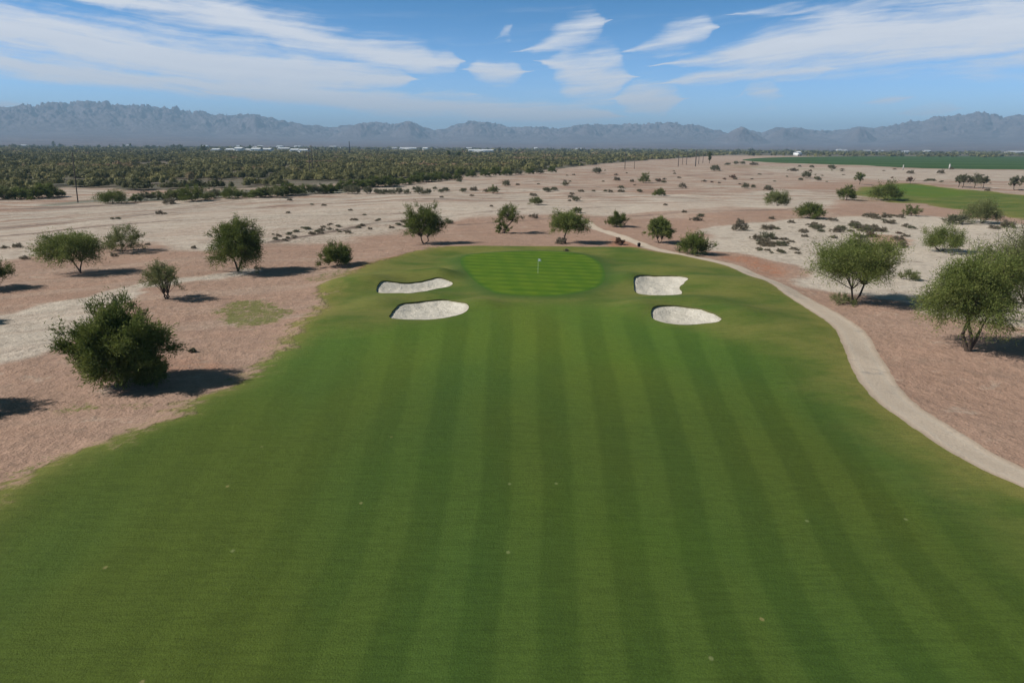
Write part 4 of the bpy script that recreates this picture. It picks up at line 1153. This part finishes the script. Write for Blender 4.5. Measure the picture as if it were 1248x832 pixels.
for (a, c, pb, h, lb, w_) in [(22, 35, 173, 9, 'small white building far away at the left, behind the woods', M_WHITE), (166, 186, 176.5, 9, 'long pale building at the foot of the plain, left of the greenhouse cluster', M_WALLP),
                              (257, 266, 185.5, 6, 'leftmost and smallest of the cluster of white buildings', M_WHITE), (274, 286, 186, 6.5, 'white building second from the left in the cluster beyond the woods', M_WHITE),
                              (285, 294, 186.2, 9, 'white building with a higher roof in the cluster beyond the woods', M_WHITE), (295, 303.5, 186.1, 6.2, 'narrow white building in the middle of the cluster', M_WHITE),
                              (305, 316, 186.3, 8, 'bright white gabled building in the middle of the cluster', M_WHITE), (319, 329, 186.2, 7.5, 'bright white building at the right end of the cluster of five', M_WHITE),
                              (338, 352, 184, 7, 'pale flat building standing farther back right of the cluster', M_WALLP), (353, 363, 186.6, 7, 'bright white building near the pair of wooden poles', M_WHITE),
                              (364, 374, 186.7, 6.5, 'white building closest to the pair of wooden poles', M_WHITE), (487, 507, 183.5, 8, 'long low white building right of the steel pole', M_WHITE),
                              (515, 520.5, 184.5, 9, 'small bright white building above the middle of the woods', M_WHITE), (571, 601, 186.3, 6.5, 'very long low white building above the right half of the woods', M_WHITE),
                              (972, 977, 190.2, 8, 'small white building at the far edge of the crop field', M_WHITE), (1229, 1250, 187.5, 8, 'pale building beyond the crop field at the right edge', M_WALLP)]:
    building(a, c, pb, h, lb, wall=w_, name='warehouse')
building(464, 480, 178.5, 24, 'large dark blue building in front of the mountains', wall=M_BLUE, roof=M_BLUE, name='tall_building', flat=True, group='far town buildings')
for i in range(34):
    a = random.uniform(0, 720) if i % 4 else random.uniform(900, 1240)
    c = 181 + 4 * (a - 624) / 624 + random.uniform(-1.2, 1.6) + 0.5
    w = random.uniform(3, 9)
    building(a, a + w, c, random.uniform(5, 9), 'tiny pale house of the far town in the haze', wall=random.choice([M_WALLP, M_WHITE]), name='far_house', group='tiny houses of the far town')

# ------------------------------------------------------------------ flag, bin, posts
x, y, z = at(655.6, 333)
z = float(height(np.array([x]), np.array([y]))[0])
fl = empty('golf_flag', (x, y, z)); tag(fl, 'white flag on a thin pole standing in the hole on the green', 'flag')
q = MB(); q.tube([(0, 0, -0.1), (0, 0, 1.2), (0, 0, 2.35)], [0.013, 0.012, 0.010], 8); q.build('pole', M_WHITE, fl)
q = MB()
nu, nv = 9, 6
VV = []
for sgn in (0, 0.012):
    for j in range(nv):
        for i in range(nu):
            u_, v_ = i / (nu - 1), j / (nv - 1)
            VV.append((0.02 + u_ * 0.46, sgn + 0.06 * math.sin(u_ * 7 + v_ * 1.5) * u_, 2.32 - 0.36 * v_ - 0.10 * u_ * u_))
FF = []
for l in (0, 1):
    for j in range(nv - 1):
        for i in range(nu - 1):
            a = l * nu * nv + j * nu + i
            FF.append((a, a + 1, a + nu + 1, a + nu))
q.add(VV, FF); q.build('banner', M_WHITE, fl)
q = MB(); q.tube([(0, 0, -0.02), (0, 0, 0.004)], [0.075, 0.075], 14); q.build('cup', M_DOOR, fl)

x, y, z = at(778.6, 300.6)
M_BLK = simple_mat('black_plastic', (0.018, 0.018, 0.02), 0.2, 4, 0.55)
bn = empty('litter_bin', (x, y, z)); tag(bn, 'small black bin standing alone at the edge of the pale path behind the green', 'bin')
q = MB(); q.tube([(0, 0, -0.02), (0, 0, 0.02), (0, 0, 0.55), (0, 0, 0.62)], [0.26, 0.28, 0.33, 0.34], 14); q.build('body', M_BLK, bn)
q = MB(); q.tube([(0, 0, 0.625), (0, 0, 0.70), (0, 0, 0.80), (0, 0, 0.84)], [0.36, 0.35, 0.2, 0.04], 14); q.build('lid', M_BLK, bn)

for px, pb, h, lb in [(1100.5, 207, 5.5, 'slim white post at the near edge of the crop field, the left one of two'), (1157, 206.5, 6, 'wider white post at the near edge of the crop field, beside a dark shrub')]:
    x, y, z = at(px, pb); H = h / pxm(x, y, z)
    r_ = empty('irrigation_post', (x, y, z)); tag(r_, lb, 'post', 'white posts along the crop field')
    w = 1.3 if px > 1150 else 0.8
    q = MB(); q.box((0, 0, H / 2 - 0.1), (w, w, H + 0.2), taper=0.85); q.build('column', M_WALLP, r_, smooth=False)
    q = MB(); q.box((0, 0, H + 0.16), (w * 1.1, w * 1.1, 0.28), taper=0.8); q.build('cap', M_WALLP, r_, smooth=False)

# ------------------------------------------------------------------ haze
M_HAZE = bpy.data.materials.new('haze'); M_HAZE.use_nodes = True
t = M_HAZE.node_tree; t.nodes.clear()
ou = t.nodes.new('ShaderNodeOutputMaterial'); vo = t.nodes.new('ShaderNodeVolumePrincipled')
vo.inputs['Color'].default_value = (0.50, 0.74, 1.0, 1)
vo.inputs['Density'].default_value = 8.5e-5
vo.inputs['Anisotropy'].default_value = 0.0
t.links.new(vo.outputs[0], ou.inputs['Volume'])
mz = float(MZ.max()) + 60
q = MB(); q.box((0, 13300, (mz - 9) / 2), (72000, 27600, mz + 9))
hz = q.build('haze', M_HAZE, smooth=False)
tag(hz, 'thin blue haze over the plain and the mountains', 'haze', kind='stuff')

# ------------------------------------------------------------------ sun and sky
EL, AZS = 39.0, -97.0      # azimuth from +Y, clockwise: the sun stands to the left, slightly behind the camera
sx = math.sin(R(AZS)) * math.cos(R(EL)); sy = math.cos(R(AZS)) * math.cos(R(EL)); sz = math.sin(R(EL))
sd = bpy.data.lights.new('sun', 'SUN'); sd.energy = 4.9; sd.angle = R(0.53); sd.color = (1.0, 0.955, 0.89)
so = bpy.data.objects.new('sun', sd); COL.objects.link(so)
so.rotation_euler = Vector((sx, sy, sz)).to_track_quat('Z', 'Y').to_euler()

wd = bpy.data.worlds.new('World'); sc.world = wd; wd.use_nodes = True
nt = NT(wd.node_tree); bg = nt.N['Background']
sky = nt.new('ShaderNodeTexSky'); sky.sky_type = 'NISHITA'; sky.sun_disc = False
sky.sun_elevation = R(EL); sky.sun_rotation = R(AZS)
sky.altitude = 300; sky.air_density = 1.0; sky.dust_density = 0.15; sky.ozone_density = 3.2
tc = nt.new('ShaderNodeTexCoord'); dx, dy, dz = nt.sep(tc.outputs['Generated'])
yy = nt.m('MAXIMUM', dy, 0.05)
u = nt.m('DIVIDE', dx, yy); v = nt.m('DIVIDE', dz, yy)


def uv_of(px, py):
    d = ray(px, py); return d[0] / d[1], d[2] / d[1]


def curve(val, pts, lo, hi):
    """value curve through (u, y) points; input u in [-1.2, 1.2]"""
    n = nt.new('ShaderNodeFloatCurve')
    cm = n.mapping; c = cm.curves[0]
    P_ = sorted(((a + 1.2) / 2.4, (bb - lo) / (hi - lo)) for a, bb in pts)
    P_ = [(min(max(a, 0), 1), min(max(bb, 0), 1)) for a, bb in P_]
    while len(c.points) > 2: c.points.remove(c.points[1])
    c.points[0].location = (0, P_[0][1]); c.points[1].location = (1, P_[-1][1])
    for a, bb in P_:
        if 0.001 < a < 0.999: c.points.new(a, bb)
    cm.update()
    nt.put(n.inputs['Value'], nt.m('DIVIDE', nt.m('ADD', val, 1.2), 2.4))
    return nt.m('ADD', nt.m('MULTIPLY', n.outputs[0], hi - lo), lo)


# warp
wv = nt.xyz(nt.m('MULTIPLY', u, 5.0), nt.m('MULTIPLY', v, 16.0), 0)
w1 = nt.m('SUBTRACT', nt.noise(wv, 1.0, 4, 0.55), 0.5)
w2 = nt.m('SUBTRACT', nt.noise(nt.xyz(nt.m('MULTIPLY', u, 14.0), nt.m('MULTIPLY', v, 60.0), 7.0), 1.0, 4, 0.6), 0.5)
vv = nt.m('ADD', v, nt.m('ADD', nt.m('MULTIPLY', w1, 0.022), nt.m('MULTIPLY', w2, 0.010)))
un = nt.m('ADD', u, nt.m('MULTIPLY', w1, 0.05))
# (points: x, y, half thickness in px), strength
bands = [
    ([(-260, 20, 30), (-40, 34, 32), (0, 38, 27), (100, 54, 27), (200, 70, 25), (300, 84, 24), (380, 92, 20), (440, 97, 13), (490, 97, 7), (515, 97, 0.5)], 1.05),
    ([(60, -18, 10), (120, -3, 11), (200, 12, 14), (300, 28, 16), (380, 46, 18), (440, 60, 16), (500, 73, 15), (530, 78, 8), (550, 79, 0.5)], 0.95),
    ([(-260, 62, 9), (0, 78, 9), (80, 87, 11), (180, 98, 12), (260, 104, 11), (320, 107, 8), (350, 108, 4), (380, 108, 0.5)], 1.0),
    ([(210, 108, 0.5), (280, 114, 4), (350, 118, 8), (430, 122, 11), (500, 128, 12), (570, 133, 11), (640, 138, 11), (700, 141, 9), (740, 142, 5), (775, 143, 0.5)], 1.0),
    ([(505, 79, 0.5), (525, 78, 9), (545, 76, 9), (566, 76, 0.5)], 0.8),
    ([(555, 86, 0.5), (580, 86, 6), (605, 90, 9), (630, 88, 7), (655, 84, 0.5)], 0.85),
    ([(620, 64, 0.5), (655, 58, 4), (680, 48, 9), (705, 38, 13), (725, 30, 12), (745, 26, 0.5)], 0.74),
    ([(598, 48, 0.5), (612, 42, 5), (620, 34, 9), (626, 28, 0.5)], 0.45),
    ([(650, 72, 0.5), (680, 78, 10), (705, 92, 18), (725, 92, 19), (755, 94, 11), (778, 95, 0.5)], 0.85),
    ([(738, 122, 0.5), (765, 119, 8), (795, 121, 10), (820, 122, 7), (842, 121, 0.5)], 0.95),
    ([(745, 66, 0.5), (790, 58, 6), (820, 48, 12), (850, 38, 14), (880, 32, 0.5)], 0.68),
    ([(770, 84, 0.5), (830, 78, 5), (890, 68, 12), (940, 58, 20), (1000, 50, 26), (1060, 46, 30), (1120, 42, 32), (1200, 38, 36), (1260, 34, 38), (1500, 24, 50)], 1.0),
    ([(790, 104, 0.5), (850, 98, 6), (920, 90, 6), (1000, 83, 6), (1030, 80, 0.5)], 0.8),
    ([(895, 118, 0.5), (915, 107, 8), (935, 112, 12), (955, 118, 0.5)], 0.65),
    ([(1040, 125, 0.5), (1080, 122, 3), (1120, 119, 0.5)], 0.6),
    ([(1090, 137, 0.5), (1140, 134, 6), (1180, 132, 0.5)], 0.6),
    ([(1150, 98, 0.5), (1200, 94, 6), (1248, 93, 7), (1400, 90, 9)], 0.5),
    ([(-200, 130, 6), (0, 127, 4), (20, 125, 3), (45, 124, 0.5)], 0.7),
    ([(500, 116, 0.5), (530, 113, 6), (560, 116, 5), (585, 118, 0.5)], 0.7),
    ([(880, 18, 0.5), (960, 14, 7), (1100, 12, 10), (1248, 6, 12), (1500, 0, 14)], 0.5),
]
acc = None
for pts, stg in bands:
    cu = []; th = []
    for (a, bb, hpx_) in pts:
        q_ = uv_of(a, bb); cu.append((q_[0], q_[1])); th.append((q_[0], hpx_ / F0 * (1.06 if len(pts) > 7 else 1.45)))
    vc = curve(un, cu, -0.02, 0.45); tk = curve(un, th, 0.0, 0.08)
    tk = nt.m('MAXIMUM', nt.m('SUBTRACT', tk, 0.0009), 0.00001)
    dn = nt.m('SUBTRACT', 1.0, nt.m('DIVIDE', nt.m('ABSOLUTE', nt.m('SUBTRACT', vv, vc)), tk))
    dn = nt.m('MAXIMUM', dn, -1.0)
    u0_, u1_ = min(c_[0] for c_ in cu), max(c_[0] for c_ in cu)
    gate = nt.m('MULTIPLY', nt.m('GREATER_THAN', un, u0_ if u0_ > -0.95 else -9), nt.m('LESS_THAN', un, u1_ if u1_ < 0.95 else 9))
    dn = nt.m('MULTIPLY', nt.m('ADD', dn, 1.0), nt.m('MULTIPLY', gate, stg))
    acc = dn if acc is None else nt.m('MAXIMUM', acc, dn)
acc = nt.m('SUBTRACT', acc, 1.0)
# streaks along the bands
gl_ = curve(u, [(uv_of(a, bb)) for a, bb in [(-200, 20), (0, 38), (300, 84), (500, 100), (640, 98), (800, 86), (1000, 56), (1248, 36), (1400, 30)]], -0.02, 0.45)
wsp = nt.m('SUBTRACT', v, gl_)
s_ = nt.noise(nt.xyz(nt.m('MULTIPLY', u, 5.0), nt.m('MULTIPLY', nt.m('ADD', wsp, nt.m('MULTIPLY', w1, 0.02)), 75.0), 1.0), 1.0, 6, 0.62, 0.4)
s2_ = nt.noise(nt.xyz(nt.m('MULTIPLY', nt.m('SUBTRACT', u, nt.m('MULTIPLY', v, 1.5)), 16.0), nt.m('MULTIPLY', wsp, 40.0), 5.0), 1.0, 5, 0.65, 0.6)
al = nt.m('ADD', acc, nt.m('MULTIPLY', nt.m('SUBTRACT', s_, 0.5), 2.5))
al = nt.m('ADD', al, nt.m('MULTIPLY', nt.m('SUBTRACT', s2_, 0.5), 1.1))
al = nt.ramp(al, -0.62, 0.85, 0.0, 0.95)
veil = nt.m('MULTIPLY', nt.ramp(s_, 0.50, 0.75), nt.ramp(acc, -1.0, 0.0, 0.10, 0.35))
al = nt.m('MAXIMUM', al, veil)
al = nt.m('MULTIPLY', al, nt.ramp(dz, 0.0, 0.03))
al = nt.m('MULTIPLY', al, nt.ramp(dy, 0.05, 0.3))
bgs = 0.07
cl = nt.mix(s_, (0.66 / bgs, 0.69 / bgs, 0.76 / bgs), (0.84 / bgs, 0.85 / bgs, 0.89 / bgs))
skc = nt.mix(1.0, sky.outputs[0], nt.mix(nt.ramp(dz, 0.02, 0.20), (1.32, 1.80, 2.68), (0.27, 0.88, 1.36)), 'MULTIPLY')
zen = nt.ramp(dz, 0.21, 0.55, 1.0, 0.22)  # dims the unseen upper sky to cut fill light and deepen shadows
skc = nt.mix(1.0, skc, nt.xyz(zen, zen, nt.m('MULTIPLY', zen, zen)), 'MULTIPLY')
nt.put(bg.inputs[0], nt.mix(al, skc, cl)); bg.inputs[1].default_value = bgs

# ------------------------------------------------------------------ render
sc.render.engine = 'CYCLES'
cy = sc.cycles
cy.max_bounces = 5; cy.diffuse_bounces = 2; cy.glossy_bounces = 1; cy.transmission_bounces = 3; cy.volume_bounces = 0; cy.transparent_max_bounces = 8
cy.use_denoising = True
cy.use_adaptive_sampling = True; cy.adaptive_threshold = 0.01
cy.sample_clamp_indirect = 4
sc.view_settings.view_transform = 'Standard'; sc.view_settings.look = 'None'
sc.view_settings.exposure = 0.12; sc.view_settings.gamma = 1.0
sc.view_settings.use_curve_mapping = False
